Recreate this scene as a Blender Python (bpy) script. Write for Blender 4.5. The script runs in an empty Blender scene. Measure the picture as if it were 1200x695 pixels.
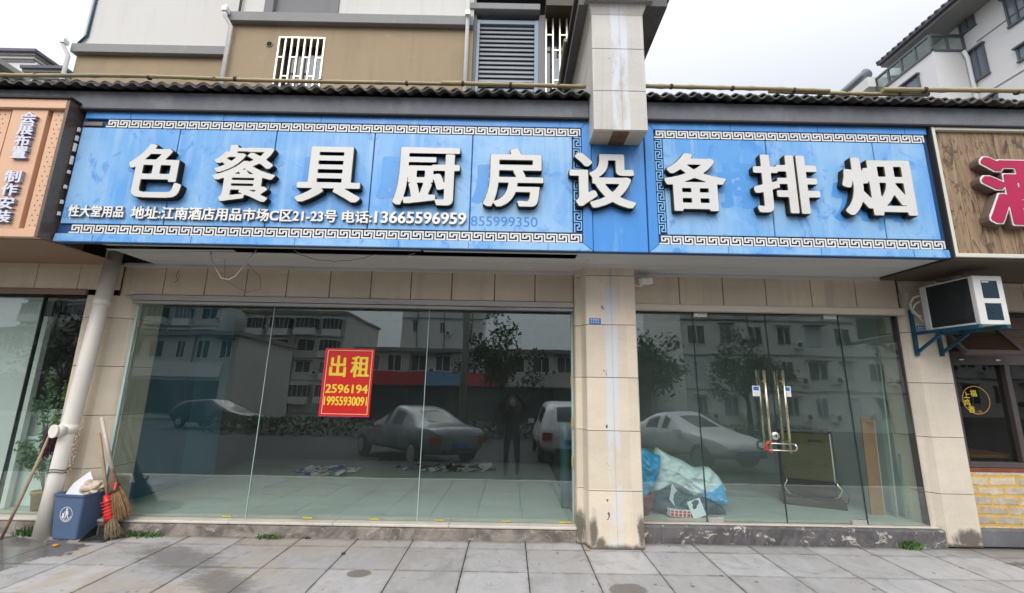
import bpy, math, random
import numpy as np
from mathutils import Vector, Matrix
random.seed(7)
S = bpy.context.scene
COL = S.collection
PI = math.pi
R = math.radians

# ------------------------------------------------------------------ camera, sky, sun, exposure
cam = bpy.data.cameras.new('camera')
cam.sensor_width = 36.0
cam.lens = 36.0 * 504.13 / 1200.0
cam.clip_start = 0.02
cam.clip_end = 1500
camo = bpy.data.objects.new('camera', cam)
COL.objects.link(camo)
S.camera = camo
_p, _r, _y = 0.197696, 0.018143, -0.0024076
_X = Vector((1, 0, 0)); _F = Vector((0, math.cos(_p), math.sin(_p))); _U = Vector((0, -math.sin(_p), math.cos(_p)))
_Z = Matrix.Rotation(_y, 3, 'Z')
_X, _F, _U = _Z @ _X, _Z @ _F, _Z @ _U
_X2 = math.cos(_r) * _X + math.sin(_r) * _U
_U2 = math.cos(_r) * _U - math.sin(_r) * _X
camo.matrix_world = Matrix(((_X2.x, _U2.x, -_F.x, 0), (_X2.y, _U2.y, -_F.y, 0), (_X2.z, _U2.z, -_F.z, 1.6), (0, 0, 0, 1)))

SUN_EL, SUN_AZ = R(46), R(196)      # azimuth clockwise from +y: the sun stands behind the camera, a little to its left
world = bpy.data.worlds.new('World')
S.world = world
world.use_nodes = True
wt = world.node_tree
for n in list(wt.nodes):
    wt.nodes.remove(n)
wo = wt.nodes.new('ShaderNodeOutputWorld')
bg = wt.nodes.new('ShaderNodeBackground')
sky = wt.nodes.new('ShaderNodeTexSky')
sky.sky_type = 'NISHITA'
sky.sun_disc = False
sky.sun_elevation = SUN_EL
sky.sun_rotation = SUN_AZ
sky.air_density = 1.0
sky.dust_density = 4.0
tc = wt.nodes.new('ShaderNodeTexCoord')
sep = wt.nodes.new('ShaderNodeSeparateXYZ')
wt.links.new(tc.outputs['Generated'], sep.inputs[0])
mr = wt.nodes.new('ShaderNodeMapRange')          # an overcast sky is brighter overhead than at the horizon
mr.inputs['From Min'].default_value = 0.0
mr.inputs['From Max'].default_value = 1.0
mr.inputs['To Min'].default_value = 3.5
mr.inputs['To Max'].default_value = 9.8
wt.links.new(sep.outputs['Z'], mr.inputs['Value'])
cn = wt.nodes.new('ShaderNodeTexNoise')
cn.inputs['Scale'].default_value = 2.2
cn.inputs['Detail'].default_value = 4
wt.links.new(tc.outputs['Generated'], cn.inputs['Vector'])
cmr = wt.nodes.new('ShaderNodeMapRange')
cmr.inputs['To Min'].default_value = 0.94
cmr.inputs['To Max'].default_value = 1.06
wt.links.new(cn.outputs['Fac'], cmr.inputs['Value'])
smr = wt.nodes.new('ShaderNodeMapRange')         # and brighter on the side where the hidden sun stands
smr.inputs['From Min'].default_value = -0.35
smr.inputs['From Max'].default_value = 0.95
smr.inputs['To Min'].default_value = 1.0
smr.inputs['To Max'].default_value = 2.7
sdp = wt.nodes.new('ShaderNodeVectorMath'); sdp.operation = 'DOT_PRODUCT'
wt.links.new(tc.outputs['Generated'], sdp.inputs[0])
sdp.inputs[1].default_value = (math.sin(SUN_AZ) * math.cos(SUN_EL), math.cos(SUN_AZ) * math.cos(SUN_EL), math.sin(SUN_EL))
wt.links.new(sdp.outputs['Value'], smr.inputs['Value'])
mu0 = wt.nodes.new('ShaderNodeMath'); mu0.operation = 'MULTIPLY'
wt.links.new(smr.outputs[0], mu0.inputs[0]); wt.links.new(mr.outputs[0], mu0.inputs[1])
mu = wt.nodes.new('ShaderNodeMath'); mu.operation = 'MULTIPLY'
wt.links.new(mu0.outputs[0], mu.inputs[0]); wt.links.new(cmr.outputs[0], mu.inputs[1])
gr = wt.nodes.new('ShaderNodeMix'); gr.data_type = 'RGBA'; gr.blend_type = 'MULTIPLY'
gr.inputs[0].default_value = 1.0
gr.inputs[6].default_value = (0.95, 0.98, 1.06, 1)
wt.links.new(mu.outputs[0], gr.inputs[7])
mx = wt.nodes.new('ShaderNodeMix'); mx.data_type = 'RGBA'
mx.inputs[0].default_value = 0.9                 # the cloud deck covers nine tenths of the clear sky
wt.links.new(sky.outputs[0], mx.inputs[6]); wt.links.new(gr.outputs[2], mx.inputs[7])
wt.links.new(mx.outputs[2], bg.inputs['Color'])
bg.inputs['Strength'].default_value = 0.1
wt.links.new(bg.outputs[0], wo.inputs['Surface'])

sun = bpy.data.lights.new('sun', 'SUN')
sun.energy = 1.5
sun.angle = R(40)
sun.color = (1.0, 0.96, 0.9)
suno = bpy.data.objects.new('sun', sun)
COL.objects.link(suno)
_sd = Vector((math.sin(SUN_AZ) * math.cos(SUN_EL), math.cos(SUN_AZ) * math.cos(SUN_EL), math.sin(SUN_EL)))
suno.rotation_euler = _sd.to_track_quat('Z', 'Y').to_euler()
suno.location = (0, -5, 20)

S.view_settings.view_transform = 'Standard'
S.view_settings.look = 'None'
S.view_settings.exposure = 0.18
S.view_settings.gamma = 1.0
S.view_settings.use_curve_mapping = False
S.cycles.use_denoising = True
S.cycles.max_bounces = 8
S.cycles.diffuse_bounces = 4
S.cycles.glossy_bounces = 3
S.cycles.transparent_max_bounces = 16
S.cycles.sample_clamp_indirect = 6.0
S.cycles.caustics_reflective = False
S.cycles.caustics_refractive = False

# ------------------------------------------------------------------ materials
class NT:
    """short hand for building node trees"""
    def __init__(s, mat):
        s.t = mat.node_tree
        s.n = s.t.nodes
        s.l = s.t.links
    def put(s, sock, v):
        if v is None:
            return
        if isinstance(v, bpy.types.NodeSocket):
            s.l.new(v, sock)
        elif isinstance(v, (tuple, list)) and sock.type == 'RGBA' and len(v) == 3:
            sock.default_value = (*v, 1)
        else:
            sock.default_value = v
    def math(s, op, a, b=None, c=None, clamp=False):
        n = s.n.new('ShaderNodeMath'); n.operation = op; n.use_clamp = clamp
        s.put(n.inputs[0], a); s.put(n.inputs[1], b)
        if c is not None:
            s.put(n.inputs[2], c)
        return n.outputs[0]
    def vmath(s, op, a, b=None):
        n = s.n.new('ShaderNodeVectorMath'); n.operation = op
        s.put(n.inputs[0], a)
        if b is not None:
            s.put(n.inputs[1], b)
        return n.outputs['Value'] if op in ('DOT_PRODUCT', 'LENGTH', 'DISTANCE') else n.outputs[0]
    def pos(s):
        return s.n.new('ShaderNodeNewGeometry').outputs['Position']
    def obj(s):
        return s.n.new('ShaderNodeTexCoord').outputs['Object']
    def xyz(s, v):
        n = s.n.new('ShaderNodeSeparateXYZ'); s.put(n.inputs[0], v)
        return n.outputs
    def comb(s, x, y, z):
        n = s.n.new('ShaderNodeCombineXYZ')
        s.put(n.inputs[0], x); s.put(n.inputs[1], y); s.put(n.inputs[2], z)
        return n.outputs[0]
    def noise(s, v, scale, detail=4, rough=0.55, dist=0.0):
        n = s.n.new('ShaderNodeTexNoise')
        s.put(n.inputs['Vector'], v)
        n.inputs['Scale'].default_value = scale
        n.inputs['Detail'].default_value = detail
        n.inputs['Roughness'].default_value = rough
        n.inputs['Distortion'].default_value = dist
        return n.outputs['Fac']
    def voro(s, v, scale):
        n = s.n.new('ShaderNodeTexVoronoi')
        s.put(n.inputs['Vector'], v); n.inputs['Scale'].default_value = scale
        return n.outputs['Distance'], n.outputs['Color']
    def white(s, v):
        n = s.n.new('ShaderNodeTexWhiteNoise'); n.noise_dimensions = '3D'
        s.put(n.inputs['Vector'], v)
        return n.outputs['Value']
    def ramp(s, v, lo, hi, a=0.0, b=1.0, smooth=True):
        n = s.n.new('ShaderNodeMapRange')
        n.interpolation_type = 'SMOOTHSTEP' if smooth else 'LINEAR'
        s.put(n.inputs['Value'], v)
        n.inputs['From Min'].default_value = lo; n.inputs['From Max'].default_value = hi
        n.inputs['To Min'].default_value = a; n.inputs['To Max'].default_value = b
        return n.outputs[0]
    def mix(s, f, a, b, mode='MIX'):
        n = s.n.new('ShaderNodeMix'); n.data_type = 'RGBA'; n.blend_type = mode
        s.put(n.inputs[0], f); s.put(n.inputs[6], a); s.put(n.inputs[7], b)
        return n.outputs[2]
    def scale(s, v, sx, sy, sz):
        return s.vmath('MULTIPLY', v, (sx, sy, sz))
    def bump(s, h, strength, dist=0.01):
        n = s.n.new('ShaderNodeBump')
        n.inputs['Strength'].default_value = strength
        n.inputs['Distance'].default_value = dist
        s.put(n.inputs['Height'], h)
        return n.outputs[0]

def newmat(name):
    m = bpy.data.materials.new(name)
    m.use_nodes = True
    nt = NT(m)
    p = m.node_tree.nodes['Principled BSDF']
    return m, nt, p

def M(name, col, rough=0.6, var=0.12, scale=3.0, bump=0.0, metal=0.0, spec=0.5, dirt=None, dirt_amt=0.0, dirt_scale=1.2, fine=40.0, stretch=(1, 1, 1), streaks=0.0):
    m, n, p = newmat(name)
    v = n.obj()
    if stretch != (1, 1, 1):
        v = n.scale(v, *stretch)
    a = n.noise(v, scale, 5, 0.6)
    b = n.noise(v, fine, 3, 0.6)
    f = n.math('ADD', n.math('MULTIPLY', a, 0.7), n.math('MULTIPLY', b, 0.3))
    k = n.ramp(f, 0.3, 0.7, 1 - var, 1 + var, False)
    c = n.mix(1.0, col, n.comb(k, k, k), 'MULTIPLY')
    if streaks:
        sx_, sy_, sz_ = n.xyz(n.pos())
        rn = n.noise(n.comb(n.math('MULTIPLY', sx_, 7), n.math('MULTIPLY', sy_, 7), n.math('MULTIPLY', sz_, 0.45)), 1.0, 5, 0.65)
        c = n.mix(n.ramp(rn, 0.52, 0.78, 0, streaks), c, (0.16, 0.14, 0.115))
        c = n.mix(n.ramp(n.noise(n.pos(), 2.1, 6, 0.75, 1.0), 0.58, 0.75, 0, streaks * 0.8), c, (0.62, 0.58, 0.5))
    if dirt:
        d = n.noise(v, dirt_scale, 6, 0.65, 0.4)
        c = n.mix(n.ramp(d, 0.5, 0.72, 0, dirt_amt), c, dirt)
    n.put(p.inputs['Base Color'], c)
    n.put(p.inputs['Roughness'], n.ramp(f, 0.3, 0.7, max(0.03, rough - 0.08), min(1, rough + 0.08), False))
    p.inputs['Metallic'].default_value = metal
    p.inputs['Specular IOR Level'].default_value = spec
    if bump:
        n.put(p.inputs['Normal'], n.bump(f, bump, 0.01))
    return m

# --- beige stone tiles; the streaks, drips and moss are shapes of their own, laid out in the wall's own metres
def stone_tile(name, base=(0.69, 0.60, 0.465), streak=None, foot=(), grime=0.35):
    m, n, p = newmat(name)
    v = n.pos()
    a = n.noise(v, 1.7, 5, 0.6)
    b = n.noise(v, 70, 3, 0.7)
    cl = n.noise(n.scale(v, 5, 5, 14), 1.0, 5, 0.65, 1.5)
    f = n.math('ADD', n.math('MULTIPLY', a, 0.55), n.math('ADD', n.math('MULTIPLY', b, 0.2), n.math('MULTIPLY', cl, 0.25)))
    k = n.ramp(f, 0.3, 0.7, 0.84, 1.12, False)
    c = n.mix(1.0, base, n.comb(k, k, k), 'MULTIPLY')
    x, y, z = n.xyz(v)
    rs_ = n.white(n.comb(n.math('FLOOR', n.math('DIVIDE', n.math('ADD', x, 0.155), 0.472)), 1.0, n.math('FLOOR', n.math('DIVIDE', z, 0.56))))
    kk = n.ramp(rs_, 0, 1, 0.90, 1.07, False)
    c = n.mix(1.0, c, n.comb(kk, kk, kk), 'MULTIPLY')
    rain = n.noise(n.comb(n.math('MULTIPLY', x, 9), n.math('MULTIPLY', y, 9), n.math('MULTIPLY', z, 0.6)), 1.0, 5, 0.6)
    c = n.mix(n.ramp(rain, 0.52, 0.75, 0, grime), c, (0.30, 0.26, 0.21))
    if streak:
        x0, x1, colr, amt = streak
        wob = n.math('MULTIPLY', n.math('SUBTRACT', n.noise(n.comb(0.0, 0.0, n.math('MULTIPLY', z, 3.0)), 1.0, 4), 0.5), 0.06)
        xx = n.math('ADD', x, wob)
        band = n.math('MULTIPLY', n.ramp(xx, x0 - 0.012, x0 + 0.012), n.ramp(xx, x1 - 0.012, x1 + 0.012, 1, 0))
        br = n.ramp(n.noise(n.scale(v, 5, 5, 1.5), 1.4, 5, 0.7), 0.36, 0.56)
        c = n.mix(n.math('MULTIPLY', n.math('MULTIPLY', band, br), amt), c, colr)
        mid = (x0 + x1) / 2 + 0.005
        ln = n.math('MULTIPLY', n.ramp(x, mid - 0.004, mid), n.ramp(x, mid + 0.003, mid + 0.008, 1, 0))
        c = n.mix(n.math('MULTIPLY', ln, 0.3), c, (0.2, 0.19, 0.18))
        chip = n.noise(n.scale(v, 1, 1, 0.7), 22, 3, 0.6)
        edge = n.math('MULTIPLY', n.ramp(x, x0 - 0.05, x0 - 0.02), n.ramp(x, x0 - 0.01, x0 + 0.02, 1, 0))
        c = n.mix(n.math('MULTIPLY', edge, n.ramp(chip, 0.64, 0.67)), c, (0.05, 0.045, 0.04))
    if foot:
        e = n.math('MULTIPLY', n.math('SUBTRACT', n.noise(n.scale(v, 9, 9, 5), 1.0, 6, 0.75, 0.6), 0.5), 1.7)
        mk = n.ramp(n.math('ADD', z, n.math('MULTIPLY', e, 0.06)), 0.01, 0.06, 0.9, 0)
        for fx, fz, rx_, rz_ in foot:
            dx = n.math('DIVIDE', n.math('SUBTRACT', x, fx), rx_); dz = n.math('DIVIDE', n.math('SUBTRACT', z, fz), rz_)
            d = n.math('ADD', n.math('SQRT', n.math('ADD', n.math('MULTIPLY', dx, dx), n.math('MULTIPLY', dz, dz))), e)
            mk = n.math('MAXIMUM', mk, n.ramp(d, 0.45, 1.15, 0.85, 0))
        c = n.mix(mk, c, (0.06, 0.054, 0.045))
    n.put(p.inputs['Base Color'], c)
    p.inputs['Roughness'].default_value = 0.55
    n.put(p.inputs['Normal'], n.bump(b, 0.12, 0.004))
    return m

MT = {}
MT['tile'] = stone_tile('beige_tile')
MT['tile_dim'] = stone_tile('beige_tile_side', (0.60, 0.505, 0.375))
MT['tile_pillar'] = stone_tile('beige_tile_pillar', streak=(1.03, 1.16, (0.62, 0.66, 0.72), 0.75), foot=((0.87, 0.17, 0.05, 0.2), (0.755, 0.15, 0.06, 0.2), (1.345, 0.16, 0.045, 0.17), (0.93, 0.04, 0.06, 0.08)), grime=0.4)
MT['tile_pier'] = stone_tile('beige_tile_pier', (0.60, 0.57, 0.515), streak=(0.96, 1.12, (0.66, 0.69, 0.74), 0.85), grime=0.75)
MT['tile_foot'] = stone_tile('beige_tile_foot', (0.70, 0.62, 0.50), foot=((4.85, 0.08, 0.2, 0.1),), grime=0.2)
MT['joint'] = M('tile_joint', (0.03, 0.025, 0.02), 0.9)
MT['soffit'] = M('soffit_white_metal', (0.54, 0.535, 0.52), 0.45, 0.08, 1.5, dirt=(0.40, 0.38, 0.34), dirt_amt=0.5, stretch=(0.35, 3, 1))
MT['black'] = M('black_void', (0.012, 0.012, 0.012), 0.9)
MT['eave'] = M('eave_grey_paint', (0.165, 0.168, 0.185), 0.75, 0.25, 2.0, 0.3, dirt=(0.23, 0.235, 0.25), dirt_amt=0.8, dirt_scale=2.6, stretch=(1.0, 1, 0.8))
MT['eave_lip'] = M('eave_black_lip', (0.025, 0.024, 0.023), 0.8)
MT['roof'] = M('clay_roof_tile', (0.085, 0.08, 0.072), 0.85, 0.45, 9.0, 0.4, dirt=(0.20, 0.185, 0.155), dirt_amt=0.8, dirt_scale=5)
MT['bamboo'] = M('dry_bamboo', (0.33, 0.27, 0.135), 0.5, 0.3, 3, dirt=(0.22, 0.2, 0.13), dirt_amt=0.8, stretch=(0.6, 4, 4))
MT['twine'] = M('dark_twine', (0.06, 0.05, 0.04), 0.9)
MT['brown_wall'] = M('brown_render', (0.36, 0.275, 0.17), 0.85, 0.1, 0.8, 0.15, dirt=(0.22, 0.17, 0.115), dirt_amt=0.6, dirt_scale=0.7, stretch=(1, 1, 0.6), streaks=0.3)
MT['pale_wall'] = M('pale_render', (0.66, 0.64, 0.60), 0.85, 0.05, 0.5, 0.1, dirt=(0.55, 0.53, 0.49), dirt_amt=0.5, dirt_scale=0.5, streaks=0.16)
MT['grey_band'] = M('grey_render', (0.27, 0.265, 0.26), 0.8, 0.12, 1.2, 0.1, streaks=0.3)
MT['grey_dark'] = M('grey_render_recess', (0.205, 0.2, 0.205), 0.8, 0.08, 1.0)
MT['white_pvc'] = M('white_pvc', (0.86, 0.855, 0.83), 0.4, 0.05, 2, dirt=(0.65, 0.62, 0.55), dirt_amt=0.25, dirt_scale=2)
MT['pipe'] = M('cream_pvc', (0.80, 0.765, 0.68), 0.42, 0.07, 1.2, dirt=(0.45, 0.40, 0.31), dirt_amt=0.45, dirt_scale=2.4, stretch=(1, 1, 0.6))
MT['louvre'] = M('louvre_grey', (0.28, 0.30, 0.325), 0.45, 0.06, 2)
MT['louvre_frame'] = M('louvre_frame_blue', (0.20, 0.27, 0.33), 0.45, 0.06, 2)
MT['bars'] = M('steel_bars', (0.86, 0.81, 0.66), 0.35, 0.06, 4, metal=0.35)
MT['dark_glass'] = M('dark_window_glass', (0.035, 0.04, 0.05), 0.06, 0.1, 1)
MT['blue_glass'] = M('far_window_glass', (0.16, 0.19, 0.23), 0.08, 0.15, 0.8)
MT['curtain'] = M('curtain_white', (0.55, 0.6, 0.66), 0.9, 0.2, 9, stretch=(6, 1, 0.3))
MT['timber_dark'] = M('dark_timber', (0.085, 0.055, 0.038), 0.6, 0.4, 4, 0.3, stretch=(0.6, 0.6, 6))
MT['frame_dark'] = M('dark_window_frame', (0.075, 0.063, 0.058), 0.45, 0.15, 5)
MT['frame_red'] = M('reddish_timber', (0.20, 0.052, 0.028), 0.6, 0.25, 6, stretch=(1, 1, 0.2))
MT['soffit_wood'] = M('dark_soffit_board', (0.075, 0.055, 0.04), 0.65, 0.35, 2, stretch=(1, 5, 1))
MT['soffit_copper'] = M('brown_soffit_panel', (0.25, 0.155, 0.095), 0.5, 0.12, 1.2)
MT['copper'] = M('copper_paint', (0.72, 0.44, 0.275), 0.38, 0.05, 1.2, metal=0.12)
MT['copper_dark'] = M('copper_reveal', (0.50, 0.24, 0.115), 0.45, 0.08, 1.5, metal=0.15)
MT['copper_side'] = M('bronze_side', (0.16, 0.115, 0.085), 0.3, 0.25, 1.5, metal=0.45)
MT['lilac'] = M('white_acrylic', (0.70, 0.70, 0.79), 0.4, 0.04, 4)
MT['lilac_side'] = M('acrylic_edge', (0.33, 0.34, 0.45), 0.5, 0.04, 4)
MT['cream_frame'] = M('cream_frame', (0.66, 0.64, 0.54), 0.5, 0.06, 2)
MT['letter'] = M('letter_face', (0.67, 0.66, 0.625), 0.45, 0.04, 3, dirt=(0.52, 0.50, 0.44), dirt_amt=0.35, dirt_scale=3)
MT['letter_edge'] = M('letter_gold_edge', (0.22, 0.19, 0.07), 0.4, 0.1, 8, metal=0.5)
MT['letter_side'] = M('letter_black_return', (0.014, 0.014, 0.013), 0.5, 0.2, 4, spec=0.2)
MT['white_text'] = M('white_small_letters', (0.82, 0.81, 0.78), 0.5, 0.05, 6)
MT['text_side'] = M('small_letter_edge', (0.30, 0.29, 0.27), 0.6, 0.1, 6)
MT['ghost'] = M('unfaded_blue', (0.05, 0.245, 0.64), 0.4, 0.15, 5)
MT['ghost_soft'] = M('half_faded_blue', (0.085, 0.315, 0.71), 0.38, 0.12, 3)
MT['fret'] = M('fret_white', (0.74, 0.74, 0.71), 0.45, 0.12, 6)
MT['fret_edge'] = M('fret_dark_edge', (0.09, 0.12, 0.2), 0.6, 0.1, 6)
MT['fret_blue'] = M('fret_pale_blue', (0.22, 0.50, 0.83), 0.4, 0.12, 6)
MT['panel_gap'] = M('panel_gap_blue', (0.02, 0.07, 0.20), 0.6, 0.1, 4)
MT['red_sign'] = M('red_acrylic', (0.42, 0.014, 0.07), 0.4, 0.2, 2, spec=0.25)
MT['red_pink'] = M('pink_acrylic', (0.68, 0.10, 0.20), 0.3, 0.12, 3)
MT['sign_return'] = M('brown_letter_return', (0.16, 0.11, 0.085), 0.5, 0.25, 4)
MT['ac_white'] = M('ac_white_paint', (0.74, 0.73, 0.70), 0.4, 0.05, 3, dirt=(0.5, 0.48, 0.42), dirt_amt=0.4)
MT['ac_grille'] = M('ac_dark_coil', (0.018, 0.026, 0.028), 0.6, 0.2, 6, 0.4, stretch=(1, 30, 1))
MT['ac_open'] = M('ac_teal_opening', (0.008, 0.03, 0.045), 0.3, 0.2, 5)
MT['teal_steel'] = M('teal_bracket_paint', (0.012, 0.075, 0.12), 0.4, 0.2, 6)
MT['steel'] = M('brushed_steel', (0.72, 0.70, 0.64), 0.25, 0.06, 5, metal=0.9)
MT['steel_gold'] = M('warm_steel', (0.62, 0.54, 0.38), 0.25, 0.06, 5, metal=0.9)
MT['rail_grey'] = M('aluminium_rail', (0.34, 0.325, 0.30), 0.4, 0.12, 2, metal=0.4, dirt=(0.16, 0.145, 0.13), dirt_amt=0.7, dirt_scale=2.5, stretch=(0.5, 3, 3))
MT['rail_cream'] = M('cream_rail', (0.66, 0.585, 0.47), 0.45, 0.08, 2)
MT['glass_edge'] = M('glass_edge_pale', (0.45, 0.58, 0.55), 0.25, 0.05, 4)
MT['glass_edge_dark'] = M('glass_edge_dark', (0.03, 0.05, 0.045), 0.3, 0.05, 4)
MT['yellow'] = M('yellow_tape', (0.50, 0.42, 0.08), 0.6, 0.2, 9)
MT['in_floor'] = M('interior_floor', (0.46, 0.50, 0.465), 0.4, 0.1, 1.0, dirt=(0.30, 0.33, 0.30), dirt_amt=0.8, dirt_scale=1.1, stretch=(0.6, 2, 1))
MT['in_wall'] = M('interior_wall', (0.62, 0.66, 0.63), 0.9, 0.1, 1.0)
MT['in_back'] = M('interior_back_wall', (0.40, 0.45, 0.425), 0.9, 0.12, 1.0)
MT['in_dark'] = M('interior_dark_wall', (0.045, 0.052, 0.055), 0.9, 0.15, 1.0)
MT['teal'] = M('teal_board', (0.018, 0.15, 0.22), 0.5, 0.12, 0.8, stretch=(3, 3, 0.3))
MT['teal_light'] = M('teal_board_light', (0.03, 0.20, 0.28), 0.5, 0.12, 0.8, stretch=(3, 3, 0.3))
MT['poster'] = M('poster_red', (0.60, 0.018, 0.012), 0.35, 0.06, 5)
MT['poster_edge'] = M('poster_edge_pink', (0.62, 0.03, 0.14), 0.4, 0.05, 5)
MT['poster_line'] = M('poster_line_cream', (0.75, 0.55, 0.36), 0.5, 0.05, 5)
MT['poster_yellow'] = M('poster_yellow', (0.82, 0.62, 0.05), 0.45, 0.05, 5)
MT['plate_blue'] = M('blue_enamel_plate', (0.03, 0.17, 0.52), 0.3, 0.08, 6)
MT['white'] = M('white_print', (0.8, 0.8, 0.78), 0.5, 0.05, 6)
MT['bin_blue'] = M('blue_bin_plastic', (0.08, 0.135, 0.235), 0.5, 0.12, 3, dirt=(0.11, 0.14, 0.2), dirt_amt=0.5, dirt_scale=4)
MT['bin_dark'] = M('bin_inside', (0.03, 0.05, 0.09), 0.6)
MT['paper'] = M('waste_paper', (0.74, 0.75, 0.79), 0.8, 0.06, 4)
MT['kraft'] = M('crumpled_kraft_paper', (0.56, 0.46, 0.355), 0.85, 0.2, 10, 0.3)
MT['stick'] = M('worn_wood_stick', (0.36, 0.265, 0.165), 0.7, 0.3, 8, dirt=(0.16, 0.11, 0.07), dirt_amt=0.7, dirt_scale=6, stretch=(2, 2, 0.5))
MT['stick_pale'] = M('pale_broom_handle', (0.60, 0.50, 0.43), 0.6, 0.2, 8)
MT['straw'] = M('broom_straw', (0.27, 0.165, 0.075), 0.85, 0.5, 30)
MT['straw_dark'] = M('old_broom_straw', (0.20, 0.15, 0.085), 0.85, 0.5, 30)
MT['straw_bind'] = M('broom_binding', (0.15, 0.09, 0.06), 0.85, 0.4, 40)
MT['red_plastic'] = M('red_plastic', (0.60, 0.022, 0.02), 0.35, 0.12, 6)
MT['black_plastic'] = M('black_plastic', (0.03, 0.032, 0.035), 0.4, 0.3, 8, dirt=(0.12, 0.12, 0.11), dirt_amt=0.6, dirt_scale=9)
MT['mop'] = M('purple_mop_strands', (0.07, 0.03, 0.05), 0.9, 0.4, 20)
MT['leaf'] = M('vine_leaf', (0.075, 0.17, 0.055), 0.5, 0.4, 20)
MT['leaf_light'] = M('young_leaf', (0.14, 0.26, 0.06), 0.5, 0.4, 20)
MT['stem'] = M('plant_stem', (0.10, 0.11, 0.04), 0.7, 0.3, 20)
MT['pot'] = M('clay_pot', (0.42, 0.25, 0.12), 0.75, 0.15, 8)
MT['mint'] = M('counter_mint_white', (0.78, 0.86, 0.81), 0.35, 0.04, 1.5)
MT['grey_panel'] = M('grey_panel', (0.74, 0.735, 0.72), 0.7, 0.06, 1)
MT['grass'] = M('weed_green', (0.06, 0.13, 0.025), 0.7, 0.5, 20)
MT['tarp_white'] = M('tarp_pale_side', (0.72, 0.80, 0.82), 0.4, 0.06, 3)
MT['tarp_blue'] = M('tarp_blue_side', (0.04, 0.36, 0.68), 0.3, 0.1, 3)
MT['tarp_navy'] = M('tarp_navy_hem', (0.02, 0.05, 0.30), 0.4, 0.1, 3)
MT['bag_teal'] = M('dark_teal_bag', (0.015, 0.075, 0.095), 0.4, 0.25, 5)
MT['basin_red'] = M('red_basin', (0.28, 0.018, 0.022), 0.35, 0.12, 6)
MT['board'] = M('chipboard', (0.34, 0.185, 0.095), 0.6, 0.15, 4, stretch=(2, 2, 0.3))
MT['stand_dark'] = M('dark_stand_wood', (0.022, 0.010, 0.009), 0.5, 0.25, 5)
MT['olive'] = M('olive_panel', (0.075, 0.062, 0.016), 0.3, 0.25, 3)
MT['sheet_glass'] = M('pale_glass_sheet_edge', (0.36, 0.44, 0.42), 0.2, 0.05, 3)
MT['slate'] = M('slate_base', (0.135, 0.135, 0.14), 0.6, 0.25, 3, 0.2, dirt=(0.24, 0.24, 0.24), dirt_amt=0.6)
MT['white_wall'] = M('white_tower_render', (0.70, 0.69, 0.68), 0.85, 0.03, 0.2)
MT['groove'] = M('render_groove', (0.24, 0.24, 0.25), 0.85)
MT['tower_frame'] = M('tower_window_frame', (0.10, 0.11, 0.12), 0.5)
MT['tower_roof'] = M('tower_roof_tile', (0.10, 0.095, 0.12), 0.7, 0.3, 3)
MT['far_concrete'] = M('far_concrete', (0.33, 0.32, 0.29), 0.85, 0.15, 1)
MT['pink'] = M('pink_lantern', (0.45, 0.05, 0.20), 0.6)
MT['asphalt'] = M('asphalt', (0.032, 0.033, 0.034), 0.85, 0.25, 0.6, 0.3)
MT['earth'] = M('earth', (0.10, 0.095, 0.08), 0.95, 0.3, 0.2)
MT['opp_wall'] = M('opposite_wall', (0.62, 0.61, 0.57), 0.85, 0.15, 0.3)
MT['opp_dark'] = M('opposite_dark', (0.06, 0.06, 0.065), 0.7, 0.2, 0.5)
MT['opp_white'] = M('opposite_white', (0.80, 0.79, 0.76), 0.85, 0.08, 0.3)
MT['opp_red'] = M('opposite_red_sign', (0.60, 0.05, 0.05), 0.5)
MT['opp_blue'] = M('opposite_blue_sign', (0.2, 0.42, 0.66), 0.5)
MT['car_silver'] = M('silver_car_paint', (0.27, 0.28, 0.30), 0.25, 0.02, 1, metal=0.3)
MT['car_white'] = M('white_car_paint', (0.74, 0.74, 0.73), 0.25, 0.02, 1)
MT['car_dark'] = M('dark_car_paint', (0.05, 0.052, 0.06), 0.25, 0.02, 1)
MT['tyre'] = M('tyre_rubber', (0.02, 0.02, 0.02), 0.8)
MT['lamp_red'] = M('tail_lamp', (0.35, 0.02, 0.02), 0.2)
MT['lamp_clear'] = M('head_lamp', (0.6, 0.62, 0.65), 0.1)
MT['bark'] = M('bark', (0.09, 0.07, 0.05), 0.9, 0.3, 6)
MT['tree_leaf'] = M('tree_leaf', (0.045, 0.075, 0.03), 0.7, 0.5, 1.5)
MT['jacket'] = M('dark_jacket', (0.03, 0.032, 0.036), 0.9, 0.2, 6)
MT['trousers'] = M('dark_trousers', (0.022, 0.023, 0.028), 0.9, 0.2, 6)
MT['skin'] = M('skin', (0.45, 0.28, 0.2), 0.6, 0.05, 6)
MT['hair'] = M('hair', (0.015, 0.013, 0.012), 0.7)
MT['gold_print'] = M('yellow_print', (0.62, 0.46, 0.04), 0.5, 0.08, 8)
MT['amber'] = M('amber_table_wood', (0.50, 0.28, 0.06), 0.5, 0.2, 4)
MT['cable_white'] = M('white_cable', (0.6, 0.58, 0.53), 0.5)
MT['cable_black'] = M('black_cable', (0.03, 0.03, 0.03), 0.6)
MT['orange'] = M('orange_leaf', (0.55, 0.27, 0.03), 0.7)

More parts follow.
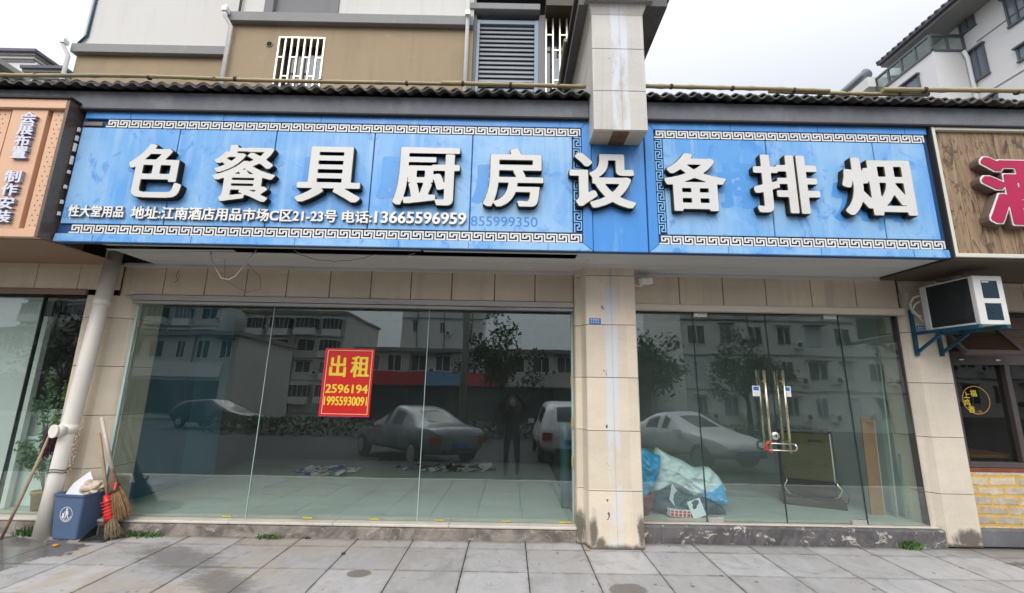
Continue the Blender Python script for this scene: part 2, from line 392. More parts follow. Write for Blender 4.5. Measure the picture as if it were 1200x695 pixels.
def glass_mat(name, tint, f0=0.085, rough=0.0, dust=0.02):
    m = bpy.data.materials.new(name); m.use_nodes = True
    n = NT(m); n.n.clear()
    g = n.n.new('ShaderNodeNewGeometry')
    c = n.math('ABSOLUTE', n.vmath('DOT_PRODUCT', g.outputs['Normal'], g.outputs['Incoming']))
    fr = n.math('MULTIPLY_ADD', n.math('POWER', n.math('SUBTRACT', 1.0, c, clamp=True), 5.0), 1 - f0, f0, clamp=True)
    tr = n.n.new('ShaderNodeBsdfTransparent'); tr.inputs[0].default_value = (*tint, 1)
    gl = n.n.new('ShaderNodeBsdfGlossy'); gl.inputs['Roughness'].default_value = rough; gl.inputs[0].default_value = (0.93, 0.985, 0.98, 1)
    bm_n = n.n.new('ShaderNodeBump'); bm_n.inputs['Strength'].default_value = 1.0; bm_n.inputs['Distance'].default_value = 0.0016
    n.put(bm_n.inputs['Height'], n.noise(n.scale(n.obj(), 1.0, 1.0, 0.7), 1.5, 2, 0.4)); n.l.new(bm_n.outputs[0], gl.inputs['Normal'])
    mx = n.n.new('ShaderNodeMixShader')
    n.put(mx.inputs[0], fr); n.l.new(tr.outputs[0], mx.inputs[1]); n.l.new(gl.outputs[0], mx.inputs[2])
    out = n.n.new('ShaderNodeOutputMaterial')
    if dust:
        df = n.n.new('ShaderNodeBsdfDiffuse'); df.inputs[0].default_value = (0.55, 0.56, 0.52, 1)
        v = n.obj()
        d = n.ramp(n.noise(n.scale(v, 1.5, 1, 0.8), 1.6, 6, 0.7, 0.8), 0.4, 0.8, dust * 0.3, dust)
        m2 = n.n.new('ShaderNodeMixShader')
        n.put(m2.inputs[0], d); n.l.new(mx.outputs[0], m2.inputs[1]); n.l.new(df.outputs[0], m2.inputs[2])
        n.l.new(m2.outputs[0], out.inputs[0])
    else:
        n.l.new(mx.outputs[0], out.inputs[0])
    return m
MT['glass'] = glass_mat('shop_glass', (0.91, 0.966, 0.943))
MT['glass_dark'] = glass_mat('tinted_glass', (0.62, 0.60, 0.55), 0.05)
MT['rail_glass'] = glass_mat('balcony_glass', (0.80, 0.88, 0.85), 0.06, dust=0.1)

def blue_panel():
    m, n, p = newmat('blue_sign_panel')
    v = n.pos()
    x, y, z = n.xyz(v)
    a = n.noise(n.scale(v, 1.0, 1, 0.8), 1.1, 5, 0.6, 0.6)
    b = n.noise(n.scale(v, 2.6, 1, 2.0), 1.7, 5, 0.65, 1.2)
    runs = n.noise(n.comb(n.math('MULTIPLY', x, 12), 0.0, n.math('MULTIPLY', z, 0.9)), 1.0, 4, 0.6)
    c = n.mix(n.ramp(a, 0.34, 0.62), (0.10, 0.345, 0.73), (0.265, 0.495, 0.77))          # sun-faded
    c = n.mix(n.ramp(runs, 0.46, 0.72, 0, 0.5), c, (0.36, 0.56, 0.78))
    c = n.mix(n.ramp(b, 0.54, 0.68, 0, 0.75), c, (0.055, 0.26, 0.68))                    # patches that kept their colour
    drip = n.noise(n.comb(n.math('MULTIPLY', x, 26), 0.0, n.math('MULTIPLY', z, 1.4)), 1.0, 3, 0.6)
    c = n.mix(n.ramp(drip, 0.60, 0.78, 0, 0.4), c, (0.045, 0.21, 0.52))
    grit = n.noise(v, 60, 3, 0.7)
    c = n.mix(n.ramp(grit, 0.70, 0.78, 0, 0.3), c, (0.1, 0.16, 0.25))
    n.put(p.inputs['Base Color'], c)
    p.inputs['Roughness'].default_value = 0.38
    n.put(p.inputs['Normal'], n.bump(a, 0.05, 0.02))
    return m
MT['blue'] = blue_panel()
MT['blue_deep'] = M('blue_sign_frame', (0.055, 0.27, 0.68), 0.36, 0.12, 1.3, dirt=(0.16, 0.42, 0.76), dirt_amt=0.8, dirt_scale=2.2, stretch=(2.5, 1, 0.5))

def wood_planks():
    m, n, p = newmat('weathered_planks')
    v = n.pos()
    x, y, z = n.xyz(v)
    col = n.math('FLOOR', n.math('DIVIDE', x, 0.145))
    rnd = n.white(n.comb(col, 3.0, 1.0))
    g = n.noise(n.comb(n.math('MULTIPLY', x, 22), rnd, n.math('MULTIPLY', n.math('ADD', z, n.math('MULTIPLY', rnd, 7)), 1.6)), 1.0, 6, 0.7, 1.2)
    c = n.mix(n.ramp(g, 0.40, 0.62), (0.12, 0.062, 0.028), (0.38, 0.235, 0.12))
    c = n.mix(n.ramp(rnd, 0.0, 1.0, 0, 0.55), c, (0.34, 0.25, 0.16))
    kn = n.noise(n.comb(n.math('MULTIPLY', x, 7), n.math('MULTIPLY', rnd, 9), n.math('MULTIPLY', z, 2.3)), 1.0, 5, 0.75, 2.0)
    c = n.mix(n.ramp(kn, 0.50, 0.62, 0, 0.8), c, (0.05, 0.03, 0.018))
    fr = n.math('FRACT', n.math('DIVIDE', x, 0.145))
    gap = n.math('ADD', n.ramp(fr, 0.0, 0.03, 1, 0), n.ramp(fr, 0.97, 1.0))
    c = n.mix(n.math('MULTIPLY', gap, 0.85), c, (0.03, 0.018, 0.01))
    n.put(p.inputs['Base Color'], c)
    p.inputs['Roughness'].default_value = 0.7
    n.put(p.inputs['Normal'], n.bump(g, 0.3, 0.01))
    return m
MT['planks'] = wood_planks()

def kerb_mat(name, base, dark, light, dirt):
    m, n, p = newmat(name)
    v = n.pos()
    a = n.noise(v, 3.2, 6, 0.7, 0.8)
    b = n.noise(n.scale(v, 4, 4, 6), 1.5, 6, 0.75, 1.2)
    c = n.mix(n.ramp(a, 0.35, 0.65), dark, base)
    c = n.mix(n.ramp(b, 0.56, 0.62, 0, dirt), c, light)
    x, y, z = n.xyz(v)
    fr = n.math('FRACT', n.math('DIVIDE', n.math('ADD', x, 0.3), 0.95))
    c = n.mix(n.ramp(fr, 0.0, 0.008, 0.8, 0), c, (0.04, 0.035, 0.03))
    n.put(p.inputs['Base Color'], c)
    p.inputs['Roughness'].default_value = 0.8
    n.put(p.inputs['Normal'], n.bump(n.math('ADD', a, b), 0.35, 0.01))
    return m
MT['kerb_left'] = kerb_mat('grey_kerb_stone', (0.30, 0.265, 0.225), (0.12, 0.105, 0.088), (0.42, 0.39, 0.34), 0.65)
MT['kerb_right'] = kerb_mat('flaking_kerb_stone', (0.135, 0.125, 0.125), (0.075, 0.07, 0.072), (0.54, 0.50, 0.44), 0.9)
MT['sill'] = M('cream_sill_stone', (0.60, 0.55, 0.47), 0.5, 0.15, 3, dirt=(0.38, 0.33, 0.27), dirt_amt=0.6)

PX, PY, PW, PH = 0.192, 4.613, 0.573, 0.516
def paving():
    m, n, p = newmat('paving_slabs')
    v = n.pos()
    x, y, z = n.xyz(v)
    ix = n.math('FLOOR', n.math('DIVIDE', n.math('SUBTRACT', x, PX), PW))
    iy = n.math('FLOOR', n.math('DIVIDE', n.math('SUBTRACT', y, PY), PH))
    r = n.white(n.comb(ix, iy, 2.0))
    a = n.noise(v, 1.3, 6, 0.65, 0.5)
    b = n.noise(n.scale(v, 1.4, 0.9, 1), 4.2, 6, 0.7, 1.0)
    g = n.noise(v, 90, 3, 0.7)
    k = n.math('ADD', n.math('MULTIPLY', r, 0.16), n.math('ADD', n.math('MULTIPLY', b, 0.40), n.math('MULTIPLY', g, 0.16)))
    k = n.ramp(k, 0.2, 0.52, 0.66, 1.14, False)
    c = n.mix(1.0, (0.425, 0.418, 0.41), n.comb(k, k, k), 'MULTIPLY')
    # ochre tint of the slabs towards the left front
    oc = n.math('MULTIPLY', n.ramp(a, 0.42, 0.62), n.ramp(x, -2.6, -0.4, 0.75, 0.12))
    c = n.mix(oc, c, (0.37, 0.31, 0.225))
    # dark spots trodden into the stone
    vd, vc = n.voro(v, 4.3)
    big = n.white(n.vmath('FLOOR', n.scale(v, 2.2, 2.2, 0)))
    sp = n.math('MULTIPLY', n.ramp(vd, 0.06, 0.085, 1, 0), n.ramp(n.noise(v, 1.9, 2), 0.50, 0.54))
    c = n.mix(n.math('MULTIPLY', sp, 0.75), c, (0.06, 0.055, 0.05))
    fx = n.math('ABSOLUTE', n.math('SUBTRACT', n.math('FRACT', n.math('DIVIDE', n.math('SUBTRACT', x, PX), PW)), 0.5))
    fy = n.math('ABSOLUTE', n.math('SUBTRACT', n.math('FRACT', n.math('DIVIDE', n.math('SUBTRACT', y, PY), PH)), 0.5))
    jd = n.math('MAXIMUM', n.ramp(fx, 0.44, 0.5), n.ramp(fy, 0.43, 0.5))
    c = n.mix(n.math('MULTIPLY', jd, n.ramp(n.noise(v, 6, 5, 0.7), 0.4, 0.65, 0.1, 0.6)), c, (0.12, 0.105, 0.09))
    gum = n.noise(n.scale(v, 1, 1.0, 1), 16, 2, 0.5)
    c = n.mix(n.ramp(gum, 0.70, 0.74, 0, 0.55), c, (0.13, 0.12, 0.11))
    c = n.mix(n.ramp(n.noise(v, 2.3, 6, 0.75, 1.5), 0.49, 0.72, 0, 0.6), c, (0.20, 0.19, 0.18))
    c = n.mix(n.ramp(n.noise(n.scale(v, 1, 2, 1), 7.0, 5, 0.8, 1.0), 0.60, 0.75, 0, 0.45), c, (0.52, 0.50, 0.48))
    rough = 0.62
    wet = None
    e = n.math('MULTIPLY', n.math('SUBTRACT', n.noise(v, 4.5, 5, 0.65), 0.5), 1.1)
    e2 = n.math('MULTIPLY', n.math('SUBTRACT', n.noise(n.scale(v, 1, 2.2, 1), 6.5, 6, 0.75), 0.5), 2.6)
    def spot(cx, cy, rx, ry, edge, soft, rot=0.0):
        q = n.vmath('SUBTRACT', v, (cx, cy, 0))
        if rot:
            vr = n.n.new('ShaderNodeVectorRotate'); vr.rotation_type = 'Z_AXIS'
            n.put(vr.inputs['Vector'], q); vr.inputs['Angle'].default_value = rot
            q = vr.outputs[0]
        d = n.vmath('LENGTH', n.scale(q, 1 / rx, 1 / ry, 0))
        return n.ramp(n.math('ADD', d, edge), 1 - soft, 1 + soft, 1, 0)
    st = spot(-1.24, 4.02, 0.10, 0.075, n.math('MULTIPLY', e, 0.25), 0.08)
    st = n.math('MAXIMUM', st, spot(0.97, 3.80, 0.15, 0.13, e, 0.12))
    c = n.mix(n.math('MULTIPLY', st, 0.72), c, (0.10, 0.085, 0.07))
    sm = spot(-2.95, 4.27, 0.52, 0.2, e2, 0.5, 0.45)
    sm = n.math('MAXIMUM', sm, spot(-2.25, 3.8, 0.42, 0.16, e2, 0.5, 0.6))
    c = n.mix(n.math('MULTIPLY', sm, 0.72), c, (0.12, 0.11, 0.10))
    wet = n.math('MAXIMUM', spot(-4.95, 4.40, 0.95, 0.34, e, 0.06), spot(-4.75, 4.0, 0.62, 0.42, e, 0.06))
    wet = n.math('MAXIMUM', wet, spot(5.5, 4.45, 0.75, 0.10, e, 0.1))
    damp = spot(5.3, 4.75, 0.85, 0.22, e2, 0.4)
    c = n.mix(n.math('MULTIPLY', damp, 0.55), c, (0.16, 0.155, 0.15))
    # dirt gathered along the foot of the kerb
    ft = n.math('MULTIPLY', n.ramp(n.math('ADD', y, n.math('MULTIPLY', e, 0.1)), 4.74, 4.84), 0.75)
    c = n.mix(ft, c, (0.12, 0.11, 0.09))
    c = n.mix(n.math('MULTIPLY', wet, 0.80), c, (0.095, 0.088, 0.08))
    n.put(p.inputs['Base Color'], c)
    n.put(p.inputs['Roughness'], n.ramp(wet, 0, 1, 0.6, 0.12, False))
    n.put(p.inputs['Normal'], n.bump(n.math('MULTIPLY', n.math('ADD', b, g), n.math('SUBTRACT', 1.0, wet)), 0.16, 0.006))
    return m
MT['paving'] = paving()
MT['paving_gap'] = M('paving_gap', (0.05, 0.045, 0.04), 0.95)

def brick_mat():
    m, n, p = newmat('pale_brick_yellow_mortar')
    v = n.pos()
    x, y, z = n.xyz(v)
    bt = n.n.new('ShaderNodeTexBrick')
    wob = n.math('MULTIPLY', n.math('SUBTRACT', n.noise(v, 7, 4), 0.5), 0.075)
    n.put(bt.inputs['Vector'], n.comb(n.math('ADD', x, wob), n.math('ADD', z, n.math('MULTIPLY', wob, 0.6)), 0.0))
    bt.inputs['Scale'].default_value = 1.0
    bt.inputs['Brick Width'].default_value = 0.30
    bt.inputs['Row Height'].default_value = 0.098
    bt.inputs['Mortar Size'].default_value = 0.017
    bt.inputs['Mortar Smooth'].default_value = 0.3
    bt.inputs['Bias'].default_value = -0.1
    bt.inputs['Color1'].default_value = (0.60, 0.51, 0.375, 1)
    bt.inputs['Color2'].default_value = (0.38, 0.33, 0.26, 1)
    bt.inputs['Mortar'].default_value = (0.60, 0.385, 0.10, 1)
    a = n.noise(v, 14, 5, 0.7)
    k = n.ramp(a, 0.3, 0.7, 0.75, 1.2, False)
    c = n.mix(1.0, bt.outputs['Color'], n.comb(k, k, k), 'MULTIPLY')
    n.put(p.inputs['Base Color'], c)
    p.inputs['Roughness'].default_value = 0.85
    n.put(p.inputs['Normal'], n.bump(n.math('ADD', n.math('MULTIPLY', bt.outputs['Fac'], -1.0), n.math('MULTIPLY', a, 0.5)), 0.5, 0.012))
    return m
MT['brick'] = brick_mat()

# ------------------------------------------------------------------ mesh helpers
class MB:
    def __init__(s):
        s.v = []; s.f = []; s.m = []; s.smooth = []
    def quad(s, pts, mi=0, sm=False):
        i = len(s.v); s.v += [tuple(p) for p in pts]
        s.f.append(tuple(range(i, i + len(pts)))); s.m.append(mi); s.smooth.append(sm)
        return s
    def box(s, x0, x1, y0, y1, z0, z1, mi=0, mat=None):
        c = [Vector((x, y, z)) for z in (z0, z1) for y in (y0, y1) for x in (x0, x1)]
        if mat is not None:
            c = [mat @ p for p in c]
        i = len(s.v); s.v += [tuple(p) for p in c]
        for q in ((0, 2, 3, 1), (4, 5, 7, 6), (0, 1, 5, 4), (2, 6, 7, 3), (0, 4, 6, 2), (1, 3, 7, 5)):
            s.f.append(tuple(i + k for k in q)); s.m.append(mi); s.smooth.append(False)
        return s
    def prism(s, pts, axis, a, b, mi=0, mi_cap=None):
        """polygon pts (2D) swept along axis from a to b; axis 'z': (x,y), 'y': (x,z), 'x': (y,z)"""
        def P(p, t):
            return {'z': (p[0], p[1], t), 'y': (p[0], t, p[1]), 'x': (t, p[0], p[1])}[axis]
        n = len(pts); i = len(s.v)
        s.v += [P(p, a) for p in pts] + [P(p, b) for p in pts]
        ar = sum(pts[k][0] * pts[(k + 1) % n][1] - pts[(k + 1) % n][0] * pts[k][1] for k in range(n))
        flip = (ar < 0) ^ (b < a) ^ (axis == 'y')
        for k in range(n):
            q = (i + k, i + (k + 1) % n, i + n + (k + 1) % n, i + n + k)
            s.f.append(q[::-1] if flip else q); s.m.append(mi); s.smooth.append(False)
        lo = tuple(range(i, i + n)); hi = tuple(range(i + n, i + 2 * n))
        s.f.append(lo if flip else lo[::-1]); s.f.append(hi[::-1] if flip else hi)
        cm = mi if mi_cap is None else mi_cap
        s.m += [cm, cm]; s.smooth += [False, False]
        return s
    def tube(s, path, r, seg=10, mi=0, cap=True):
        path = [Vector(p) for p in path]
        rs = r if isinstance(r, (list, tuple)) else [r] * len(path)
        base = len(s.v)
        t0 = (path[1] - path[0]).normalized()
        up = Vector((0, 0, 1)) if abs(t0.z) < 0.9 else Vector((1, 0, 0))
        u = t0.cross(up).normalized()
        for k, pnt in enumerate(path):
            t = (path[min(k + 1, len(path) - 1)] - path[max(k - 1, 0)])
            t = t.normalized() if t.length > 1e-9 else t0
            u = (u - t * u.dot(t)).normalized()
            w = t.cross(u)
            for j in range(seg):
                a = 2 * PI * j / seg
                s.v.append(tuple(pnt + (u * math.cos(a) + w * math.sin(a)) * rs[k]))
        for k in range(len(path) - 1):
            for j in range(seg):
                a = base + k * seg + j; b = base + k * seg + (j + 1) % seg
                s.f.append((a, b, b + seg, a + seg)); s.m.append(mi); s.smooth.append(True)
        if cap:
            s.f.append(tuple(base + j for j in range(seg))[::-1]); s.m.append(mi); s.smooth.append(False)
            e = base + (len(path) - 1) * seg
            s.f.append(tuple(e + j for j in range(seg))); s.m.append(mi); s.smooth.append(False)
        return s
    def lathe(s, c, prof, seg=20, mi=0, axis='z'):
        base = len(s.v)
        for (r, h) in prof:
            for j in range(seg):
                a = 2 * PI * j / seg
                d = {'z': (r * math.cos(a), r * math.sin(a), h), 'y': (r * math.cos(a), h, r * math.sin(a))}[axis]
                s.v.append((c[0] + d[0], c[1] + d[1], c[2] + d[2]))
        for k in range(len(prof) - 1):
            for j in range(seg):
                a = base + k * seg + j; b = base + k * seg + (j + 1) % seg
                s.f.append((a, b, b + seg, a + seg)); s.m.append(mi); s.smooth.append(True)
        return s
    def loft(s, rings, mi=0, cap=True, sm=True):
        base = len(s.v); n = len(rings[0])
        for r in rings:
            s.v += [tuple(p) for p in r]
        for k in range(len(rings) - 1):
            for j in range(n):
                a = base + k * n + j; b = base + k * n + (j + 1) % n
                s.f.append((a, b, b + n, a + n)); s.m.append(mi); s.smooth.append(sm)
        if cap:
            s.f.append(tuple(base + j for j in range(n))[::-1]); s.m.append(mi); s.smooth.append(False)
            e = base + (len(rings) - 1) * n
            s.f.append(tuple(e + j for j in range(n))); s.m.append(mi); s.smooth.append(False)
        return s
    def ribbon(s, pts, t, depth, y, mi=0, mi_side=None, vertical=False):
        """mitred flat strip along an axis-aligned polyline in the x-z plane, standing proud of y"""
        P = [Vector((p[0], p[1])) for p in pts]
        L, Rr = [], []
        for k in range(len(P)):
            d0 = (P[k] - P[k - 1]).normalized() if k > 0 else None
            d1 = (P[k + 1] - P[k]).normalized() if k < len(P) - 1 else None
            d0 = d0 or d1; d1 = d1 or d0
            n0 = Vector((-d0.y, d0.x)); n1 = Vector((-d1.y, d1.x))
            m = (n0 + n1); m = m / max(0.3, m.dot(n0)) if m.length > 1e-6 else n0
            L.append(P[k] + m * t / 2); Rr.append(P[k] - m * t / 2)
        for k in range(len(P) - 1):
            a, b, c, d = L[k], Rr[k], Rr[k + 1], L[k + 1]
            f = [(q.x, y - depth, q.y) for q in (a, b, c, d)]
            s.quad(f, mi)
            s.quad([(a.x, y, a.y), (a.x, y - depth, a.y), (d.x, y - depth, d.y), (d.x, y, d.y)], mi if mi_side is None else mi_side)
            s.quad([(b.x, y - depth, b.y), (b.x, y, b.y), (c.x, y, c.y), (c.x, y - depth, c.y)], mi if mi_side is None else mi_side)
        return s
    def build(s, name, mats, parent=None, off=None):
        if not isinstance(mats, (list, tuple)):
            mats = [mats]
        o = Vector((0, 0, 0))
        if parent is not None:
            o = world_loc(parent)
        elif off is not None:
            o = Vector(off)
        me = bpy.data.meshes.new(name)
        me.from_pydata([(p[0] - o.x, p[1] - o.y, p[2] - o.z) for p in s.v], [], s.f)
        for m in mats:
            me.materials.append(MT[m] if isinstance(m, str) else m)
        me.polygons.foreach_set('material_index', s.m)
        me.polygons.foreach_set('use_smooth', s.smooth)
        me.update()
        ob = bpy.data.objects.new(name, me)
        COL.objects.link(ob)
        if parent is not None:
            ob.parent = parent
        else:
            ob.location = o
        return ob

def world_loc(o):
    v = Vector((0, 0, 0))
    while o is not None:
        v += o.location
        o = o.parent
    return v
def tag(o, label=None, cat=None, group=None, kind=None):
    if label: o['label'] = label
    if cat: o['category'] = cat
    if group: o['group'] = group
    if kind: o['kind'] = kind
    return o
def thing(name, loc, label, cat, group=None):
    o = bpy.data.objects.new(name, None)
    o.empty_display_size = 0.2
    COL.objects.link(o)
    o.location = loc
    return tag(o, label, cat, group)
def bevel(o, w=0.006, seg=2):
    b = o.modifiers.new('bevel', 'BEVEL'); b.width = w; b.segments = seg; b.limit_method = 'ANGLE'; b.angle_limit = R(40)
    return o
def copy_tree(o, parent=None):
    c = o.copy(); COL.objects.link(c); c.parent = parent
    for ch in list(o.children):
        copy_tree(ch, c)
    return c

# ------------------------------------------------------------------ lettering: outlines of the built-in font, thickened to a bold weight
def _raster(text, res):
    cu = bpy.data.curves.new('tmp', 'FONT'); cu.body = text; cu.size = 1.0; cu.resolution_u = 6
    ob = bpy.data.objects.new('tmp', cu); COL.objects.link(ob)
    dg = bpy.context.evaluated_depsgraph_get(); dg.update()
    me = bpy.data.meshes.new_from_object(ob.evaluated_get(dg))
    V = np.array([(v.co.x, v.co.y) for v in me.vertices])
    me.calc_loop_triangles()
    T = np.array([t.vertices[:] for t in me.loop_triangles])
    bpy.data.objects.remove(ob); bpy.data.curves.remove(cu); bpy.data.meshes.remove(me)
    lo = V.min(0); hi = V.max(0)
    pad = int(res * 0.14) + 4
    W = int((hi[0] - lo[0]) * res) + 2 * pad + 1; H = int((hi[1] - lo[1]) * res) + 2 * pad + 1
    Q = (V - lo) * res + pad
    G = np.zeros((H, W), bool)
    for a, b, c in T:
        A, B, C = Q[a], Q[b], Q[c]
        x0 = int(math.floor(min(A[0], B[0], C[0]))); x1 = int(math.ceil(max(A[0], B[0], C[0])))
        y0 = int(math.floor(min(A[1], B[1], C[1]))); y1 = int(math.ceil(max(A[1], B[1], C[1])))
        X, Y = np.meshgrid(np.arange(x0, x1 + 1), np.arange(y0, y1 + 1))
        def e(P, N):
            return (N[0] - P[0]) * (Y - P[1]) - (N[1] - P[1]) * (X - P[0])
        e0, e1, e2 = e(A, B), e(B, C), e(C, A)
        ins = ((e0 >= -1e-6) & (e1 >= -1e-6) & (e2 >= -1e-6)) | ((e0 <= 1e-6) & (e1 <= 1e-6) & (e2 <= 1e-6))
        G[y0:y1 + 1, x0:x1 + 1] |= ins
    return G
def _dilate(G, rx, ry):
    out = G.copy()
    for dy in range(-int(ry), int(ry) + 1):
        for dx in range(-int(rx), int(rx) + 1):
            if abs(dx / max(rx, 0.5)) ** 4 + abs(dy / max(ry, 0.5)) ** 4 <= 1.05:
                out |= np.roll(np.roll(G, dy, 0), dx, 1)
    return out
def _contours(G):
    F = G.astype(float)
    for _ in range(2):
        F = (F + np.roll(F, 1, 0) + np.roll(F, -1, 0)) / 3
        F = (F + np.roll(F, 1, 1) + np.roll(F, -1, 1)) / 3
    I = F > 0.5
    case = I[:-1, :-1] * 1 + I[:-1, 1:] * 2 + I[1:, 1:] * 4 + I[1:, :-1] * 8
    ys, xs = np.nonzero((case > 0) & (case < 15))
    nxt = {}; pt = {}
    tab = {1: [(3, 0)], 2: [(0, 1)], 3: [(3, 1)], 4: [(1, 2)], 5: [(3, 0), (1, 2)], 6: [(0, 2)], 7: [(3, 2)], 8: [(2, 3)], 9: [(2, 0)],
           10: [(0, 1), (2, 3)], 11: [(2, 1)], 12: [(1, 3)], 13: [(1, 0)], 14: [(0, 3)]}
    for y, x in zip(ys.tolist(), xs.tolist()):
        def ed(k):
            if k == 0: key = ('h', y, x); a, b = F[y, x], F[y, x + 1]; q = (x + (0.5 - a) / (b - a), y)
            elif k == 2: key = ('h', y + 1, x); a, b = F[y + 1, x], F[y + 1, x + 1]; q = (x + (0.5 - a) / (b - a), y + 1)
            elif k == 3: key = ('v', y, x); a, b = F[y, x], F[y + 1, x]; q = (x, y + (0.5 - a) / (b - a))
            else: key = ('v', y, x + 1); a, b = F[y, x + 1], F[y + 1, x + 1]; q = (x + 1, y + (0.5 - a) / (b - a))
            pt[key] = q
            return key
        for a, b in tab[int(case[y, x])]:
            nxt[ed(a)] = ed(b)
    loops = []
    seen = set()
    for st in list(nxt):
        if st in seen: continue
        k = st; L = []
        while k not in seen and k in nxt:
            seen.add(k); L.append(pt[k]); k = nxt[k]
        if len(L) > 7: loops.append(L)
    return loops
def _rdp(L, tol):
    A = np.array(L)
    if len(A) < 4: return A
    i0 = int(np.argmin(A.sum(1))); A = np.roll(A, -i0, 0)
    far = int(np.argmax(((A - A[0]) ** 2).sum(1)))
    def rec(i, j):
        if j <= i + 1: return []
        d = A[j % len(A)] - A[i]; n = math.hypot(*d)
        q = A[i + 1:j] - A[i]
        dist = np.abs(q[:, 0] * d[1] - q[:, 1] * d[0]) / n if n > 1e-9 else np.hypot(q[:, 0], q[:, 1])
        k = int(np.argmax(dist))
        if dist[k] < tol: return []
        k += i + 1
        return rec(i, k) + [k] + rec(k, j)
    idx = [0] + rec(0, far) + [far] + rec(far, len(A))
    return A[idx]
_gc = {}
def glyph_loops(text, res=120, rx=0.0, ry=0.0):
    """outline loops scaled into a unit box"""
    key = (text, res, rx, ry)
    if key not in _gc:
        G = _raster(text, res)
        if rx or ry:
            G = _dilate(G, rx * res, ry * res)
        LL = [_rdp(l, 0.38) for l in _contours(G)]
        LL = [l for l in LL if len(l) >= 3]
        P = np.concatenate(LL); lo, hi = P.min(0), P.max(0)
        _gc[key] = [(l - lo) / (hi - lo) for l in LL]
    return _gc[key]
def letters(name, text, x0, x1, z0, z1, y, depth, mats, parent=None, res=120, rx=0.0, ry=0.0, edge=0.0, xf=None, shear=0.0):
    """raised letters filling the box x0..x1, z0..z1, backs on plane y and fronts at y - depth. mats = front, side, edge"""
    loops = glyph_loops(text, res, rx, ry)
    cu = bpy.data.curves.new('tmp', 'CURVE'); cu.dimensions = '2D'; cu.fill_mode = 'BOTH'
    cu.extrude = depth / 2
    for l in loops:
        sp = cu.splines.new('POLY'); sp.points.add(len(l) - 1); sp.use_cyclic_u = True
        for k, (a, b) in enumerate(l):
            zz = b * (z1 - z0)
            sp.points[k].co = (x0 + a * (x1 - x0) + shear * (zz - (z1 - z0) / 2), z0 + zz, 0, 1)
    ob = bpy.data.objects.new('tmp', cu); COL.objects.link(ob)
    dg = bpy.context.evaluated_depsgraph_get(); dg.update()
    me = bpy.data.meshes.new_from_object(ob.evaluated_get(dg))
    bpy.data.objects.remove(ob); bpy.data.curves.remove(cu)
    o = world_loc(parent) if parent is not None else Vector((0, 0, 0))
    me.materials.clear()
    for m in mats: me.materials.append(MT[m])
    for v in me.vertices:
        x, zz, d = v.co
        p = Vector((x, y - depth / 2 - d, zz))
        if xf is not None: p = xf @ p
        v.co = p - o
    me.update()
    for pl in me.polygons:
        pl.use_smooth = False
        pl.material_index = 0 if abs(pl.normal.y) > 0.8 else 1
    if edge and len(mats) > 2:                       # thin coloured rim round the faces
        import bmesh
        bm = bmesh.new(); bm.from_mesh(me)
        side = [e for e in bm.edges if len(e.link_faces) == 2 and {f.material_index for f in e.link_faces} == {0, 1}]
        new = bmesh.ops.inset_region(bm, faces=[f for f in bm.faces if f.material_index == 0 and f.normal.y < -0.5], thickness=edge, use_even_offset=False, depth=0)
        for f in new['faces']: f.material_index = 2
        bm.to_mesh(me); bm.free()
    me.name = name
    ob = bpy.data.objects.new(name, me); COL.objects.link(ob)
    if parent is not None: ob.parent = parent
    return ob
# ------------------------------------------------------------------ ground
g = MB().quad([(-300, -300, -0.42), (300, -300, -0.42), (300, 300, -0.42), (-300, 300, -0.42)]).build('ground', 'earth'); tag(g, 'bare ground under the street', 'ground', kind='structure')
g = MB().box(-60, 60, -17, 1.48, -0.5, -0.25).build('road', 'asphalt'); tag(g, 'asphalt road and parking strip behind the viewer', 'road', kind='structure')
pv = MB()
pv.box(-14, 14, 1.65, 5.0, -0.5, -0.012, 1)
rows = [PY + PH * k for k in range(-10, 1)]
for k, ya in enumerate(rows):
    yb = ya + PH if k < len(rows) - 1 else 4.85
    if yb < 1.7: continue
    y0 = max(ya, 1.65)
    for i in range(-25, 25):
        xa = PX + PW * i
        gpx, gpy = 0.005, 0.0035
        pv.box(xa + gpx, xa + PW - gpx, y0 + gpy, yb - gpy, -0.05, random.uniform(-0.0012, 0.0012), 0)
for i in range(-14, 14): pv.box(i + 0.004, i + 0.996, 1.49, 1.645, -0.3, 0.004, 2)
pv = pv.build('pavement', ['paving', 'paving_gap', 'sill']); tag(pv, 'grey stone slab pavement in front of the shops', 'pavement', kind='structure')

# ------------------------------------------------------------------ the empty shop: walls, pillars, kerbs, soffit, eave, roof, gable pier
shop = thing('shop_building', (0, 4.85, 0), 'empty ground-floor shop with beige tiled pillars and large glass front', 'shop')
GT, GB = 4.976, 4.928          # the glazing leans back a little: plane y at z = 2.45 and at z = 0.17
def gy(z): return GB + (GT - GB) * (z - 0.17) / (2.45 - 0.17)

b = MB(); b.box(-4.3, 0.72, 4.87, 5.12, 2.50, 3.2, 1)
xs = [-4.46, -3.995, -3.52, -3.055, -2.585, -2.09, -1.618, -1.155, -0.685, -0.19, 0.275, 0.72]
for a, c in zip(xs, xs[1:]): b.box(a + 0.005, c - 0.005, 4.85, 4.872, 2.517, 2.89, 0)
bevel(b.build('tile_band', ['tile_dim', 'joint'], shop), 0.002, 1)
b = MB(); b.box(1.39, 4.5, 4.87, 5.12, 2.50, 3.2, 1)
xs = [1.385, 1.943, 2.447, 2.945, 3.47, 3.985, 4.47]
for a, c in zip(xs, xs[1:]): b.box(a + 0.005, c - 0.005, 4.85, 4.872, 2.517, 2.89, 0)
bevel(b.build('tile_band', ['tile_dim', 'joint'], shop), 0.002, 1)

